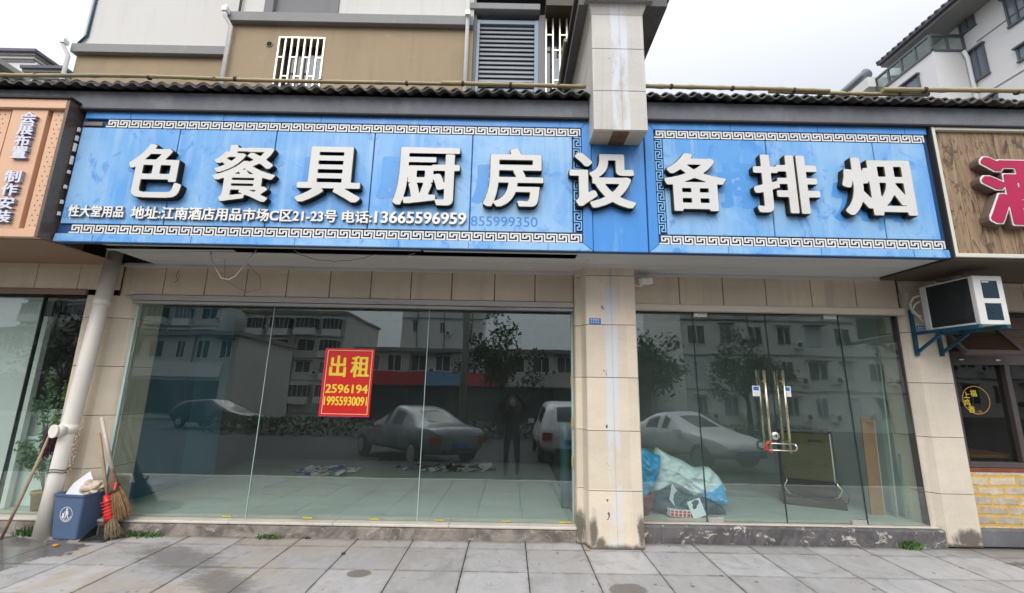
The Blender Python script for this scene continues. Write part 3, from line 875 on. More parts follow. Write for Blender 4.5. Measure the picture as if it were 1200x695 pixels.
def pillar(x0, x1, y0, y1, joints, mat, name='pillar'):
    p = MB()
    p.box(x0 + 0.012, x1 - 0.012, y0 + 0.012, y1, 0, joints[-1], 1)
    for a, c in zip(joints, joints[1:]):
        p.box(x0, x1, y0, y1 - 0.002, a + 0.003, c - 0.0035, 0)
    return bevel(p.build(name, [mat, 'joint'], shop), 0.004, 2)
J = [0.0, 0.543, 1.128, 1.673, 2.239, 2.79, 2.90]
b = MB()
for a, c in zip(J, J[1:]):
    b.prism([(0.722, 4.80), (0.735, 4.785), (0.79, 4.785), (0.822, 4.66), (0.835, 4.65), (1.362, 4.65), (1.375, 4.663), (1.375, 5.1), (0.722, 5.1)][::1], 'z', a + 0.003, c - 0.0035, 0)
b.prism([(0.734, 4.80), (0.80, 4.80), (0.846, 4.662), (1.363, 4.662), (1.363, 5.09), (0.734, 5.09)], 'z', 0.0, 2.9, 1)
o = b.build('pillar', ['tile_pillar', 'joint'], shop); o['label'] = 'wide beige pillar with pale paint streak'
b = MB()
JR = [0.0, 0.52, 1.10, 1.68, 2.25, 2.80, 2.9]
for a, c in zip(JR, JR[1:]):
    b.prism([(4.515, 4.985), (4.62, 4.88), (4.975, 4.88), (4.975, 5.25), (4.515, 5.25)], 'z', a + 0.003, c - 0.0035, 0)
b.prism([(4.53, 4.99), (4.625, 4.892), (4.963, 4.892), (4.963, 5.24), (4.53, 5.24)], 'z', 0.0, 2.9, 1)
o = b.build('pillar', ['tile_foot', 'joint'], shop); o['label'] = 'beige corner pillar beside the timber window'
b = MB()
JL = [0.135, 0.62, 1.17, 1.70, 2.245, 2.80, 2.9]
for a, c in zip(JL, JL[1:]):
    b.prism([(-4.86, 4.87), (-4.52, 4.87), (-4.325, 5.0), (-4.325, 5.3), (-4.86, 5.3)], 'z', a + 0.003, c - 0.0035, 0)
b.prism([(-4.85, 4.882), (-4.53, 4.882), (-4.337, 5.01), (-4.337, 5.29), (-4.85, 5.29)], 'z', 0.0, 2.9, 1)
o = b.build('pillar', ['tile', 'joint'], shop); o['label'] = 'beige corner pillar behind the cream drainpipe'

# kerbs (the step under the glass)
def rough_kerb(name, x0, x1, y0, y1, z0, z1, mat, amp):
    k = MB(); n = 90
    rings = []
    for i in range(n + 1):
        x = x0 + (x1 - x0) * i / n
        d = lambda: random.uniform(-amp, amp)
        rings.append([(x, y0 + d(), z0), (x, y0 + d(), z0 + (z1 - z0) * 0.4), (x, y0 + d(), z1 - 0.018), (x, y0 + 0.014 + d() * .5, z1 + d() * .2), (x, y1, z1), (x, y1, z0)])
    k.loft(rings, 0, True, False)
    return k.build(name, mat, shop)
rough_kerb('kerb', -6.9, 0.735, 4.83, 5.05, 0.0, 0.118, 'kerb_left', 0.003)
b = MB()
for a, c in ((-6.9, -5.3), (-5.297, -4.0), (-3.997, -2.87), (-2.867, -1.8), (-1.797, -0.6), (-0.597, 0.735)):
    b.box(a, c, 4.822, 5.07, 0.1195, 0.146)
bevel(b.build('sill', 'sill', shop), 0.006, 2)
rough_kerb('kerb', 1.36, 4.56, 4.835, 5.05, 0.0, 0.172, 'kerb_right', 0.005)
b = MB(); b.box(1.376, 4.55, 4.88, 5.07, 0.1735, 0.186)
bevel(b.build('sill', 'sill', shop), 0.004, 2)
b = MB()                                                  # window head rails
b.box(-4.33, 0.722, 4.835, 4.945, 2.452, 2.513)
b.box(-4.33, 0.722, 4.86, 4.945, 2.415, 2.4495)
bevel(b.build('head_rail', 'rail_grey', shop), 0.004, 1)
b = MB(); b.box(1.378, 4.52, 4.845, 4.94, 2.445, 2.512); b.box(1.378, 4.52, 4.845, 4.85, 2.5135, 2.519)
bevel(b.build('head_rail', 'rail_cream', shop), 0.004, 1)
b = MB()
b.prism([(-4.325, gy(0.15)), (-4.30, gy(0.15)), (-4.30, gy(0.15) + 0.03), (-4.325, gy(0.15) + 0.03)], 'z', 0.15, 2.41)
b.build('side_rail', 'glass_edge', shop); b = MB()
b.box(0.700, 0.7205, 4.955, 4.99, 0.15, 2.41)
b.build('side_rail', 'glass_edge', shop)
b = MB(); b.box(4.499, 4.5145, 4.95, 5.02, 0.19, 2.44)
b.build('side_rail', 'frame_dark', shop)

def pane(x0, x1, z0, z1, name, parent, mat='glass', t=0.010):
    p = MB()
    pts = [(x0, gy(z0), z0), (x1, gy(z0), z0), (x1, gy(z1), z1), (x0, gy(z1), z1)]
    back = [(a, c + t, d) for a, c, d in pts]
    p.quad(pts, 0); p.quad(back[::-1], 0)
    for k in range(4):
        q = (k + 1) % 4
        p.quad([pts[q], pts[k], back[k], back[q]], 1)
    return p
for a, c in ((-4.298, -2.762), (-2.756, -0.953), (-0.947, 0.699)):
    pane(a, c, 0.152, 2.445, 'glass_pane', shop).build('glass_pane', ['glass', 'sheet_glass'], shop)
for x in (-2.759, -0.950):                                # silicone seams
    b = MB(); b.quad([(x - 0.003, gy(0.152) - 0.003, 0.152), (x + 0.003, gy(0.152) - 0.003, 0.152), (x + 0.003, gy(2.44) - 0.003, 2.44), (x - 0.003, gy(2.44) - 0.003, 2.44)])
    b.build('glass_seam', 'glass_edge', shop)
for x, w in ((-3.0, 0.09), (-2.15, 0.10), (-1.45, 0.10), (-0.75, 0.08), (-0.05, 0.09), (0.55, 0.14)):
    b = MB(); b.box(x, x + w, gy(0.165) - 0.006, gy(0.165) - 0.004, 0.155, 0.172); b.build('tape', 'yellow', shop)
for z, w in ((1.55, 0.09), (2.0, 0.16), (1.72, 0.1)):
    b = MB(); b.box(-4.315, -4.295, gy(z) - 0.006, gy(z) - 0.004, z, z + w); b.build('tape', 'yellow', shop)
for z in (0.72, 1.12, 1.58):
    b = MB(); b.box(0.692, 0.706, gy(z) - 0.012, gy(z) - 0.010, z, z + 0.11); b.build('tape', 'yellow', shop)

# fixed panes and the double door on the right
for a, c in ((1.378, 2.122), (3.842, 4.50)):
    pane(a, c, 0.187, 2.447, 'glass_pane', shop).build('glass_pane', ['glass', 'glass_edge_dark'], shop)
for k, (a, c) in enumerate(((2.134, 2.975), (2.985, 3.829))):
    dr = pane(a, c, 0.196, 2.437, 'door', shop).build('door', ['glass', 'glass_edge_dark'], shop)
    hx = 2.862 if k == 0 else 3.072
    h = MB()
    for yy in (gy(1.3) - 0.055, gy(1.3) + 0.065):
        h.tube([(hx - 0.0, yy, 0.90), (hx - 0.0, yy, 1.79)], 0.0145, 12)
    for z in (1.02, 1.67):
        h.tube([(hx, gy(z) - 0.055, z), (hx, gy(z) + 0.065, z)], 0.008, 8)
    h.build('handle', 'steel_gold', dr)
    f = MB()
    xa = a + 0.01 if k == 0 else c - 0.165
    f.box(xa, xa + 0.155, gy(0.2) - 0.012, gy(0.2) + 0.022, 0.187, 0.238)
    bevel(f.build('patch_fitting', 'steel', dr), 0.003, 1); f = MB()
    f.box(xa, xa + 0.155, gy(2.43) - 0.012, gy(2.43) + 0.022, 2.395, 2.444)
    bevel(f.build('patch_fitting', 'steel', dr), 0.003, 1)
    f = MB(); xa = 2.745 if k == 0 else 3.095
    f.box(xa, xa + 0.085, gy(1.56) - 0.004, gy(1.56) - 0.002, 1.50, 1.615, 0)
    f.box(xa + 0.012, xa + 0.073, gy(1.56) - 0.006, gy(1.56) - 0.0045, 1.565, 1.605, 1)
    f.box(xa + 0.022, xa + 0.066, gy(1.56) - 0.006, gy(1.56) - 0.0045, 1.52, 1.548, 2)
    f.build('sticker', ['white', 'plate_blue', 'grey_panel'], dr)
    if k == 0:
        f = MB(); f.lathe((2.945, 0, 1.075), [(0.001, gy(1.07) - 0.02), (0.04, gy(1.07) - 0.02), (0.044, gy(1.07) - 0.015), (0.044, gy(1.07))], 24, 0, 'y')
        f.box(2.94, 2.952, gy(1.07) - 0.023, gy(1.07) - 0.0205, 1.06, 1.095, 1)
        f.build('lock', ['steel', 'black_plastic'], dr)
for x in (2.128, 2.980, 3.8355):
    b = MB(); b.quad([(x - 0.004, gy(0.19) + 0.004, 0.19), (x + 0.004, gy(0.19) + 0.004, 0.19), (x + 0.004, gy(2.44) + 0.004, 2.44), (x - 0.004, gy(2.44) + 0.004, 2.44)])
    b.build('glass_seam', 'glass_edge_dark', shop)

# soffit strips, the torn ones near the sign leave a dark slot
b = MB()
yy = 4.31
k = 0
while yy < 4.83:
    w = 0.088
    b.box(-4.12, 0.80, yy, yy + w, 2.872, 2.882); b.box(0.803, 4.27, yy, yy + w, 2.872, 2.882)
    yy += 0.0915
for yy in (4.035, 4.127, 4.219):
    b.box(0.66, 4.27, yy, yy + 0.088, 2.872, 2.882)
bevel(b.build('soffit', 'soffit', shop), 0.003, 1)
b = MB()
tilt = Matrix.Translation((0, 4.06, 2.862)) @ Matrix.Rotation(R(9), 4, 'X')
b.box(-4.02, -0.9, 0.0, 0.06, -0.004, 0.004, mat=tilt)
tilt = Matrix.Translation((0, 4.07, 2.868)) @ Matrix.Rotation(R(4), 4, 'X')
b.box(-0.88, 0.655, 0.0, 0.075, -0.004, 0.004, mat=tilt)
tilt = Matrix.Translation((-4.15, 4.24, 2.868)) @ Matrix.Rotation(R(-0.5), 4, 'Y')
b.box(0, 1.3, 0.0, 0.045, -0.004, 0.004, mat=tilt)
bevel(b.build('loose_soffit_strip', 'soffit', shop), 0.002, 1)
b = MB(); b.box(-4.47, 4.28, 4.02, 4.86, 3.02, 3.05); b.build('soffit_void', 'black', shop)
b = MB(); b.box(-4.46, 4.27, 4.815, 4.849, 2.838, 2.8715); b.build('soffit_trim', 'soffit', shop)

# eave: fascia beam, black lip, two layers of clay tiles either side of the pier
for a, c in ((-9.0, 0.765), (1.292, 9.0)):
    e = MB(); e.box(a, c, 3.955, 4.25, 4.275, 4.47, 0)
    e.box(a, c, 3.945, 4.02, 4.252, 4.2735, 1)
    bevel(e.build('eave_beam', ['eave', 'eave_lip'], shop), 0.006, 2)
    e = MB()
    n = int((c - a) / 0.0155)
    for lay in range(2):
        y0 = 3.86 + 0.028 * lay; z0 = 4.492 + 0.024 * lay
        top = []; ys = [y0, y0 + 0.35, y0 + 0.7, 5.3]
        def zf(x, y, s):
            ph = (x + 0.03 * lay) / 0.143
            w = math.cos(2 * PI * ph)
            return z0 + s + 0.40 * (y - 3.86) + 0.019 * (abs(w) ** 0.8 * (1 if w > 0 else -1)) + 0.006 * math.sin(11.3 * math.floor(ph + .5))
        dips = [y0 + 0.006 * math.sin(7.7 * math.floor((a + (c - a) * i / n) / 0.143 + .5)) for i in range(n + 1)]
        pts = [[(a + (c - a) * i / n, (dips[i] if j == 0 else y), zf(a + (c - a) * i / n, y, 0)) for i in range(n + 1)] for j, y in enumerate(ys)]
        low = [(p[0], p[1], p[2] - 0.015) for p in pts[0]]
        lowb = [(p[0], 4.3, p[2] - 0.015 + 0.17) for p in pts[0]]
        for i in range(n):
            e.quad([low[i], low[i + 1], pts[0][i + 1], pts[0][i]])
            e.quad([lowb[i], lowb[i + 1], low[i + 1], low[i]])
            for j in range(3):
                e.quad([pts[j][i], pts[j][i + 1], pts[j + 1][i + 1], pts[j + 1][i]])
    e.build('tile_roof', 'roof', shop)
    e = MB(); e.box(a, c, 4.05, 4.30, 4.4725, 4.56); e.build('eave_packing', 'eave_lip', shop)

# gable pier hung in front of the eave, with its coping running back over the roof
b = MB()
JP = [4.0, 4.425, 4.90, 5.30]
for a, c in zip(JP, JP[1:]):
    b.box(0.768, 1.288, 3.735, 4.01 if a < 4.2 else 5.2, a + 0.003, c - 0.003, 0)
b.box(0.778, 1.278, 3.745, 3.995, 4.004, 5.3, 1)
b.box(0.775, 1.282, 3.742, 3.99, 3.994, 4.0015, 2)
b.box(0.955, 1.115, 3.740, 3.992, 3.9895, 3.9935, 3)
bevel(b.build('gable_pier', ['tile_pier', 'joint', 'tile_dim', M('rusty_render', (0.16, 0.085, 0.045), 0.9, 0.5, 12, 0.4)], shop), 0.004, 2)
b = MB()
b.loft([[(0.768, 3.735, 5.30), (1.288, 3.735, 5.30), (1.288, 5.2, 5.30), (0.768, 5.2, 5.30)],
        [(0.735, 3.70, 5.40), (1.325, 3.70, 5.40), (1.325, 5.2, 5.40), (0.735, 5.2, 5.40)]], 0, True, False)
b.build('coping_corbel', 'tile_pier', shop)
b = MB()
b.box(0.688, 1.372, 3.655, 3.72, 5.402, 5.62, 0)
b.box(0.64, 1.545, 3.7225, 5.2, 5.402, 5.50, 1)
b.box(0.60, 1.58, 3.74, 5.2, 5.502, 5.56, 2)
b.build('coping', [MT['grey_band'], M('coping_underside', (0.16, 0.155, 0.15), 0.85, 0.3, 2, dirt=(0.07, 0.07, 0.07), dirt_amt=0.7), 'roof'], shop)
b = MB().box(1.37, 1.395, 4.35, 4.375, 4.55, 4.98, mat=Matrix.Translation((1.38, 4.36, 4.6)) @ Matrix.Rotation(R(8), 4, 'Y') @ Matrix.Translation((-1.38, -4.36, -4.6)))
b.build('roof_stub', 'eave_lip', shop)

# rooms behind the glass
b = MB(); b.box(-4.6, 0.75, 5.07, 8.4, 0.05, 0.146); b.build('floor', 'in_floor', shop)
b = MB(); b.box(1.3, 4.62, 5.07, 10.0, 0.05, 0.18); b.build('floor', 'in_floor', shop)
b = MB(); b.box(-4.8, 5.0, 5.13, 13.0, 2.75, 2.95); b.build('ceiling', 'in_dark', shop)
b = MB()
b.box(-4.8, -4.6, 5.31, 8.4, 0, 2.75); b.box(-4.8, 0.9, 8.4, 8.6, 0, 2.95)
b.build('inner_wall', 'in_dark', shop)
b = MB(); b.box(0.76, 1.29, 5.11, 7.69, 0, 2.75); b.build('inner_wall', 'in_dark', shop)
b = MB(); b.box(4.55, 4.8, 5.26, 10.0, 0, 2.75); b.build('inner_wall', 'in_wall', shop)
b = MB(); b.box(1.3, 4.8, 7.7, 7.9, 0, 2.95); b.build('inner_wall', 'in_back', shop)

# ------------------------------------------------------------------ the blue signboard
sg = thing('blue_signboard', (0, 4.0, 2.86), 'faded blue shop signboard with raised white characters across the shop front', 'signboard')
ZB, ZT = 2.862, 4.30
b = MB(); b.box(-4.43, 4.255, 4.012, 4.08, ZB + 0.002, ZT - 0.02); b.build('backing', 'panel_gap', sg)
def panels(edges, z0, z1, y, mat='blue', parent=sg, gap=0.005):
    for a, c in zip(edges, edges[1:]):
        p = MB(); p.box(a + gap, c - gap, y, 4.012, z0, z1)
        bevel(p.build('panel', mat, parent), 0.004, 1)
panels([-4.41, -3.405, -2.42, -1.418, -0.42, 0.598], 3.045, 4.078, 3.994)
panels([1.515, 2.575, 3.672, 4.205], 3.045, 4.078, 3.994)
panels([0.787, 1.33], ZB, ZT, 3.996, 'blue_deep')
# frame strips, mitred at the pillar side
def frame_strip(pts, name='frame', mat='blue_deep', y=3.985):
    p = MB(); p.prism(pts, 'y', y, 4.0115); return bevel(p.build(name, mat, sg), 0.003, 1)
frame_strip([(-4.43, ZB), (0.783, ZB), (0.690, ZB + 0.078), (-4.42, ZB + 0.078)], mat='blue')
frame_strip([(-4.39, ZT), (0.783, ZT), (0.690, ZT - 0.125), (-4.392, ZT - 0.125)])
frame_strip([(0.7855, ZB + 0.002), (0.7855, ZT - 0.002), (0.6925, ZT - 0.126), (0.6925, ZB + 0.079)])
frame_strip([(1.337, ZB), (4.255, ZB), (4.25, ZB + 0.078), (1.43, ZB + 0.078)], mat='blue')
frame_strip([(1.337, ZT), (4.25, ZT), (4.245, ZT - 0.125), (1.43, ZT - 0.125)])
frame_strip([(1.3345, ZB + 0.002), (1.3345, ZT - 0.002), (1.4275, ZT - 0.126), (1.4275, ZB + 0.079)])
b = MB()
for x in (-4.05, -3.1, -2.1, -1.1, -0.42, 0.35, 2.1, 3.0, 3.9):
    b.box(x - 0.002, x + 0.002, 3.983, 3.986, ZB + 0.004, ZB + 0.07)
    b.box(x + 0.118, x + 0.122, 3.983, 3.986, ZT - 0.12, ZT - 0.004)
b.build('frame_joint', 'panel_gap', sg)
# running key fret
KEY = [(0, 0.06), (0.78, 0.06), (0.78, 0.66), (0.50, 0.66), (0.50, 0.42), (0.22, 0.42), (0.22, 0.94), (1.0, 0.94), (1.0, 0.06)]
def fret(x0, x1, z0, z1, n, bottom=True, mats=('fret', 'fret_edge'), depth=0.012):
    f = MB(); w = (x1 - x0) / n
    pts = []
    for i in range(n):
        for (u, v) in KEY[:-1] if i < n - 1 else KEY:
            pts.append((x0 + (i + u) * w, z0 + v * (z1 - z0)))
        # the ornament runs on as one line
    f.ribbon(pts, 0.0150, depth, 4.004, 0, 1)
    return f.build('fretwork', list(mats), sg)
fret(-4.30, 0.672, 2.948, 3.030, 42)
fret(-4.17, 0.672, 4.087, 4.165, 41)
fret(1.435, 4.22, 2.948, 3.030, 24)
fret(1.435, 4.205, 4.087, 4.165, 24)
def vfret(x0, x1, z0, z1, n):
    f = MB(); w = (z1 - z0) / n; pts = []
    for i in range(n):
        for (u, v) in KEY[:-1] if i < n - 1 else KEY:
            pts.append((x0 + v * (x1 - x0), z0 + (i + u) * w))
    f.ribbon(pts, 0.0115, 0.010, 4.004, 0, 1)
    return f.build('fretwork', ['fret_blue', 'panel_gap'], sg)
vfret(0.607, 0.682, 3.05, 4.07, 9)
vfret(1.438, 1.507, 3.05, 4.07, 9)
b = MB(); b.box(-4.40, -4.21, 3.99, 4.008, 4.10, 4.14); b.build('bare_strip', M('bare_brown_metal', (0.2, 0.16, 0.13), 0.6, 0.3, 3), sg)
b = MB()                                                  # torn white edge beside the copper sign
for z in (3.12, 3.24, 3.4, 3.56, 3.66, 3.8, 3.92, 4.02):
    b.box(-4.432, -4.413, 3.972, 3.99, z, z + 0.06 + 0.03 * math.sin(z * 40))
b.build('torn_edge', 'white', sg)

# unfaded shapes where older letters hung
def ghost(poly, mat='ghost', y=3.9925):
    p = MB(); p.prism(poly, 'y', y, 3.9939); p.build('unfaded_patch', mat, sg)
rg = random.Random(3)
def blob(cx, cz, rx, rz, n=22, j=0.25):
    return [(cx + rx * math.cos(2 * PI * k / n) * (1 + rg.uniform(-j, j)), cz + rz * math.sin(2 * PI * k / n) * (1 + rg.uniform(-j, j))) for k in range(n)]
letters('unfaded_patch', '855999350', -0.408, 0.247, 3.098, 3.198, 3.9938, 0.0012, ['ghost', 'ghost'], sg, 90, 0.018, 0.01)
letters('unfaded_patch', '次', -4.39, -4.335, 3.09, 3.225, 3.9938, 0.0012, ['ghost', 'ghost'], sg, 90, 0.018, 0.01)
def ghost_char(ch, x0, x1, z0, z1, mat='ghost_soft'):
    letters('unfaded_patch', ch, x0, x1, z0, z1, 3.9937, 0.0010, [mat, mat], sg, 100, 0.05, 0.03)
ghost_char('色', -3.86, -3.33, 3.36, 3.80); ghost_char('具', -2.20, -1.62, 3.31, 3.80)
ghost_char('排', 2.05, 2.52, 3.33, 3.82); ghost_char('烟', 3.18, 3.88, 3.22, 3.74); ghost_char('房', -0.42, 0.18, 3.33, 3.80)
ghost_char('厨', -1.36, -0.78, 3.36, 3.82)

# the nine big characters
BIG = [('色', -3.789, -3.242, 3.300, 3.868, .036, .017), ('餐', -2.955, -2.341, 3.277, 3.875, .030, .012), ('具', -2.123, -1.491, 3.288, 3.876, .040, .017),
       ('厨', -1.172, -0.530, 3.276, 3.888, .034, .016), ('房', -0.288, 0.297, 3.276, 3.895, .040, .020), ('设', 0.556, 1.201, 3.283, 3.862, .040, .022),
       ('备', 1.493, 2.097, 3.266, 3.878, .040, .022), ('排', 2.371, 3.018, 3.260, 3.882, .036, .022), ('烟', 3.250, 3.948, 3.258, 3.866, .036, .022)]
for ch, x0, x1, z0, z1, rx, ry in BIG:
    rx *= 0.88; ry *= 0.85
    body = letters('letter', ch, x0 - 0.006, x1 + 0.006, z0 - 0.006, z1 + 0.006, 3.992, 0.058, ['letter_side', 'letter_side'], sg, 170, rx + 0.010, ry + 0.009)
    letters('letter_rim', ch, x0 - 0.0025, x1 + 0.0025, z0 - 0.0025, z1 + 0.0025, 3.9338, 0.004, ['letter_edge', 'letter_edge'], body, 170, rx + 0.004, ry + 0.003)
    letters('letter_face', ch, x0, x1, z0, z1, 3.9296, 0.005, ['letter', 'letter_side'], body, 170, rx, ry)
for txt, x0, x1, z0, z1 in (('性大堂用品', -4.325, -3.788, 3.106, 3.226), ('地址:江南酒店用品市场C区21-23号', -3.715, -1.712, 3.096, 3.228),
                            ('电话:', -1.662, -1.372, 3.096, 3.222), ('13665596959', -1.345, -0.452, 3.102, 3.222)):
    letters('address_line', txt, x0, x1, z0, z1, 3.991, 0.022, ['white_text', 'text_side'], sg, 110, 0.032, 0.019)

# ------------------------------------------------------------------ copper signboard on the left
cs = thing('copper_signboard', (-5.2, 3.95, 2.86), 'copper-coloured metal signboard with perforated strips and pale vertical lettering', 'signboard')
b = MB()
b.box(-8.0, -4.472, 3.94, 4.3, 2.87, 4.27, 1)
b.box(-8.0, -4.472, 3.86, 3.9395, 4.20, 4.30, 0)
b.box(-8.0, -4.472, 3.88, 3.9395, 2.862, 2.945, 0)
bevel(b.build('frame', ['copper', 'copper_dark'], cs), 0.004, 1)
b = MB(); b.box(-4.4715, -4.44, 3.86, 4.3, 2.862, 4.30); b.build('side_panel', 'copper_side', cs)
for a, c in ((-5.02, -4.665), (-5.62, -5.24)):
    b = MB(); b.box(a, c, 3.885, 3.9395, 2.946, 4.199, 0)
    bevel(b.build('raised_panel', ['copper'], cs), 0.003, 1)
for a, c in ((-4.628, -4.4725), (-5.215, -5.05)):
    b = MB(); b.box(a, c, 3.902, 3.9395, 2.946, 4.199, 0)
    for i in range(24):
        for j in range(2):
            x = a + 0.052 + 0.052 * j + (0.018 if i % 2 else 0) - 0.01; z = 2.985 + i * 0.0505
            if z < 4.18:
                b.prism([(x + 0.0058 * math.cos(t * PI / 4), z + 0.0058 * math.sin(t * PI / 4)) for t in range(8)], 'y', 3.9005, 3.9021, 1)
    b.build('perforated_strip', ['copper', 'black'], cs)
zc = [4.09, 3.965, 3.84, 3.715, 3.46, 3.325, 3.19, 3.055]
for ch, z in zip('会展布置制作安装', zc):
    letters('letter', ch, -4.885, -4.73, z - 0.064, z + 0.060, 3.884, 0.030, ['lilac', 'lilac_side'], cs, 100, 0.036, 0.02)
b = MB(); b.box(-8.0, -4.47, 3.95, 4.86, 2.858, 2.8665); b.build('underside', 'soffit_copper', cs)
b = MB(); b.box(-8, -4.42, 3.84, 3.95, 4.302, 4.32); b.build('top_lip', 'eave_lip', cs)

# ------------------------------------------------------------------ wooden signboard on the right
ws = thing('wooden_signboard', (5.4, 3.98, 2.86), 'weathered plank signboard with a raised red character and cream metal frame', 'signboard')
b = MB(); b.box(4.30, 8.5, 4.0, 4.05, 2.87, 4.25); b.build('plank_board', 'planks', ws)
b = MB()
b.box(4.272, 4.315, 3.962, 4.05, 2.866, 4.262); b.box(4.3155, 8.5, 3.965, 4.05, 2.866, 2.905); b.box(4.3155, 8.5, 3.965, 4.05, 4.222, 4.262)
bevel(b.build('frame', 'cream_frame', ws), 0.004, 1)
b = MB(); b.box(4.2575, 4.2715, 3.955, 4.05, 2.862, 4.268); b.build('dark_trim', 'eave_lip', ws)
lt = letters('letter', '酒', 4.600, 5.42, 3.165, 3.905, 3.998, 0.085, ['sign_return', 'sign_return'], ws, 150, .062, .046)
letters('letter_rim', '酒', 4.606, 5.414, 3.171, 3.899, 3.9125, 0.005, ['white', 'white'], lt, 150, .052, .037)
letters('letter_face', '酒', 4.617, 5.403, 3.182, 3.888, 3.907, 0.004, ['red_sign', 'red_sign'], lt, 150, .040, .025)
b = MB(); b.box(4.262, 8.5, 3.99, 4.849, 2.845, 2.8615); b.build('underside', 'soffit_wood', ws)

# ------------------------------------------------------------------ neighbours
ls = thing('neighbouring_shop', (-6.4, 4.85, 0), 'next-door glass shop front under the copper sign with mint counter inside', 'shop')
b = MB(); b.box(-9, -4.50, 4.87, 5.1, 2.5, 3.2, 1)
for a, c in ((-8.0, -7.0), (-7.0, -6.45), (-6.45, -5.95), (-5.95, -5.475), (-5.475, -4.985), (-4.985, -4.50)):
    b.box(a + 0.004, c - 0.004, 4.85, 4.8725, 2.565, 2.86, 0)
bevel(b.build('tile_band', ['tile', 'joint'], ls), 0.002, 1)
b = MB(); b.box(-9, -4.862, 4.84, 4.94, 2.50, 2.5595); b.build('head_rail', M('brown_rail', (0.26, 0.17, 0.11), 0.5, 0.1, 3), ls)
for a, c in ((-8.0, -5.432), (-5.426, -4.87)):
    pane(a, c, 0.15, 2.5, 'glass_pane', ls).build('glass_pane', ['glass', 'glass_edge_dark'], ls)
b = MB(); b.box(-5.434, -5.424, gy(1.3) - 0.012, gy(1.3) + 0.03, 0.15, 2.5); b.box(-5.42, -5.32, gy(2.4) - 0.012, gy(2.4) + 0.02, 2.26, 2.44)
b.build('pane_seam', 'black_plastic', ls)
b = MB(); b.box(-9, -4.81, 5.07, 8.5, 0.05, 0.147); b.build('floor', 'in_floor', ls)
b = MB(); b.box(-9, -4.81, 8.5, 8.7, 0, 3.0); b.box(-9.2, -9, 4.9, 8.7, 0, 3.0); b.box(-9, -4.81, 5.12, 8.5, 2.75, 2.95); b.build('inner_wall', 'in_wall', ls)
b = MB(); b.box(-9.0, -5.50, 5.10, 5.16, 0.15, 2.7); b.build('wall_lining', 'grey_panel', ls)
o = MB(); o.box(-8.9, -4.9, 5.21, 5.9, 0.148, 0.86); o.box(-8.9, -4.88, 5.185, 5.92, 0.8605, 0.90); o.box(-8.9, -4.9, 5.24, 5.28, 0.9005, 1.20)
o = bevel(o.build('shop_counter', 'mint', None, (-6.8, 5.6, 0.15)), 0.004, 1)
tag(o, 'pale mint shop counter behind the glass next to the drainpipe', 'counter')

rs = thing('timber_shopfront', (6.0, 4.95, 0), 'dark timber window front over a pale brick base with yellow mortar', 'shopfront')
b = MB(); b.box(4.98, 9, 4.99, 5.15, 2.46, 3.2, 1)
b.box(4.502, 4.979, 4.905, 5.15, 2.90, 4.2, 1); b.box(4.3, 9, 4.86, 4.88, 2.905, 4.2, 1)
for a, c in ((4.505, 4.92), (4.925, 5.44), (5.445, 5.95), (5.955, 6.5), (6.505, 7.2)):
    b.box(a + 0.003, c - 0.003, 4.86, 4.879 if a < 4.8 else 4.9895, 2.71 if a < 4.8 else 2.52, 2.84, 0)
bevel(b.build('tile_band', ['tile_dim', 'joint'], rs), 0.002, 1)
b = MB(); b.box(4.978, 9, 5.02, 5.15, 2.05, 2.5)
for k in range(5): b.box(4.979, 9, 5.005, 5.0195, 2.05 + 0.09 * k, 2.135 + 0.09 * k)
b.build('timber_cladding', 'timber_dark', rs)
b = MB(); b.box(4.978, 5.022, 4.955, 5.15, 0.735, 2.5); b.box(5.022, 9, 4.955, 5.15, 0.735, 0.775); bevel(b.build('red_timber_edge', 'frame_red', rs), 0.004, 1)
wn = MB()
wn.box(5.0225, 5.09, 4.965, 5.1, 0.777, 2.05); wn.box(5.0905, 9, 4.965, 5.1, 0.777, 0.835); wn.box(5.0905, 9, 4.965, 5.1, 1.90, 2.05)
wn.box(5.68, 5.74, 4.968, 5.1, 0.8355, 1.8995)
wn = bevel(wn.build('window_frame', 'frame_dark', rs), 0.005, 1)
for a, c in ((5.092, 5.678), (5.742, 8.9)):
    p = MB(); p.box(a, c, 5.02, 5.03, 0.837, 1.898); p.build('glass_pane', 'glass_dark', wn)
b = MB()
for k, z in enumerate((1.93, 1.93)):
    b.box(5.16 + 0.42 * k, 5.215 + 0.42 * k, 4.955, 4.9645, 1.945, 1.96)
b.box(5.13, 5.155, 4.9, 4.901, 0.9, 0.901)
b.build('hinge', 'steel', wn)
dc = MB()
seg = 40
def ring(cx, cz, r0, r1, y, mi, mb, n=seg):
    for k in range(n):
        a, c = 2 * PI * k / n, 2 * PI * (k + 1) / n
        mb.quad([(cx + r0 * math.cos(a), y, cz + r0 * math.sin(a)), (cx + r1 * math.cos(a), y, cz + r1 * math.sin(a)), (cx + r1 * math.cos(c), y, cz + r1 * math.sin(c)), (cx + r0 * math.cos(c), y, cz + r0 * math.sin(c))], mi)
ring(5.335, 1.50, 0.150, 0.158, 5.018, 0, dc)
dcp = dc.build('decal', 'amber', wn)
for ch, x, z, s in (('福', 5.315, 1.575, .075), ('上', 5.232, 1.555, .07), ('鸡', 5.222, 1.47, .075), ('香', 5.262, 1.395, .075)):
    letters('decal_print', ch, x - s / 2, x + s / 2, z - s / 2, z + s / 2, 5.019, 0.002, ['gold_print', 'gold_print'], dcp, 70, 0.02, 0.015)
letters('decal_print', '·一品·', 5.29, 5.385, 1.362, 1.385, 5.019, 0.002, ['amber', 'amber'], dcp, 60, 0.01, 0.01)
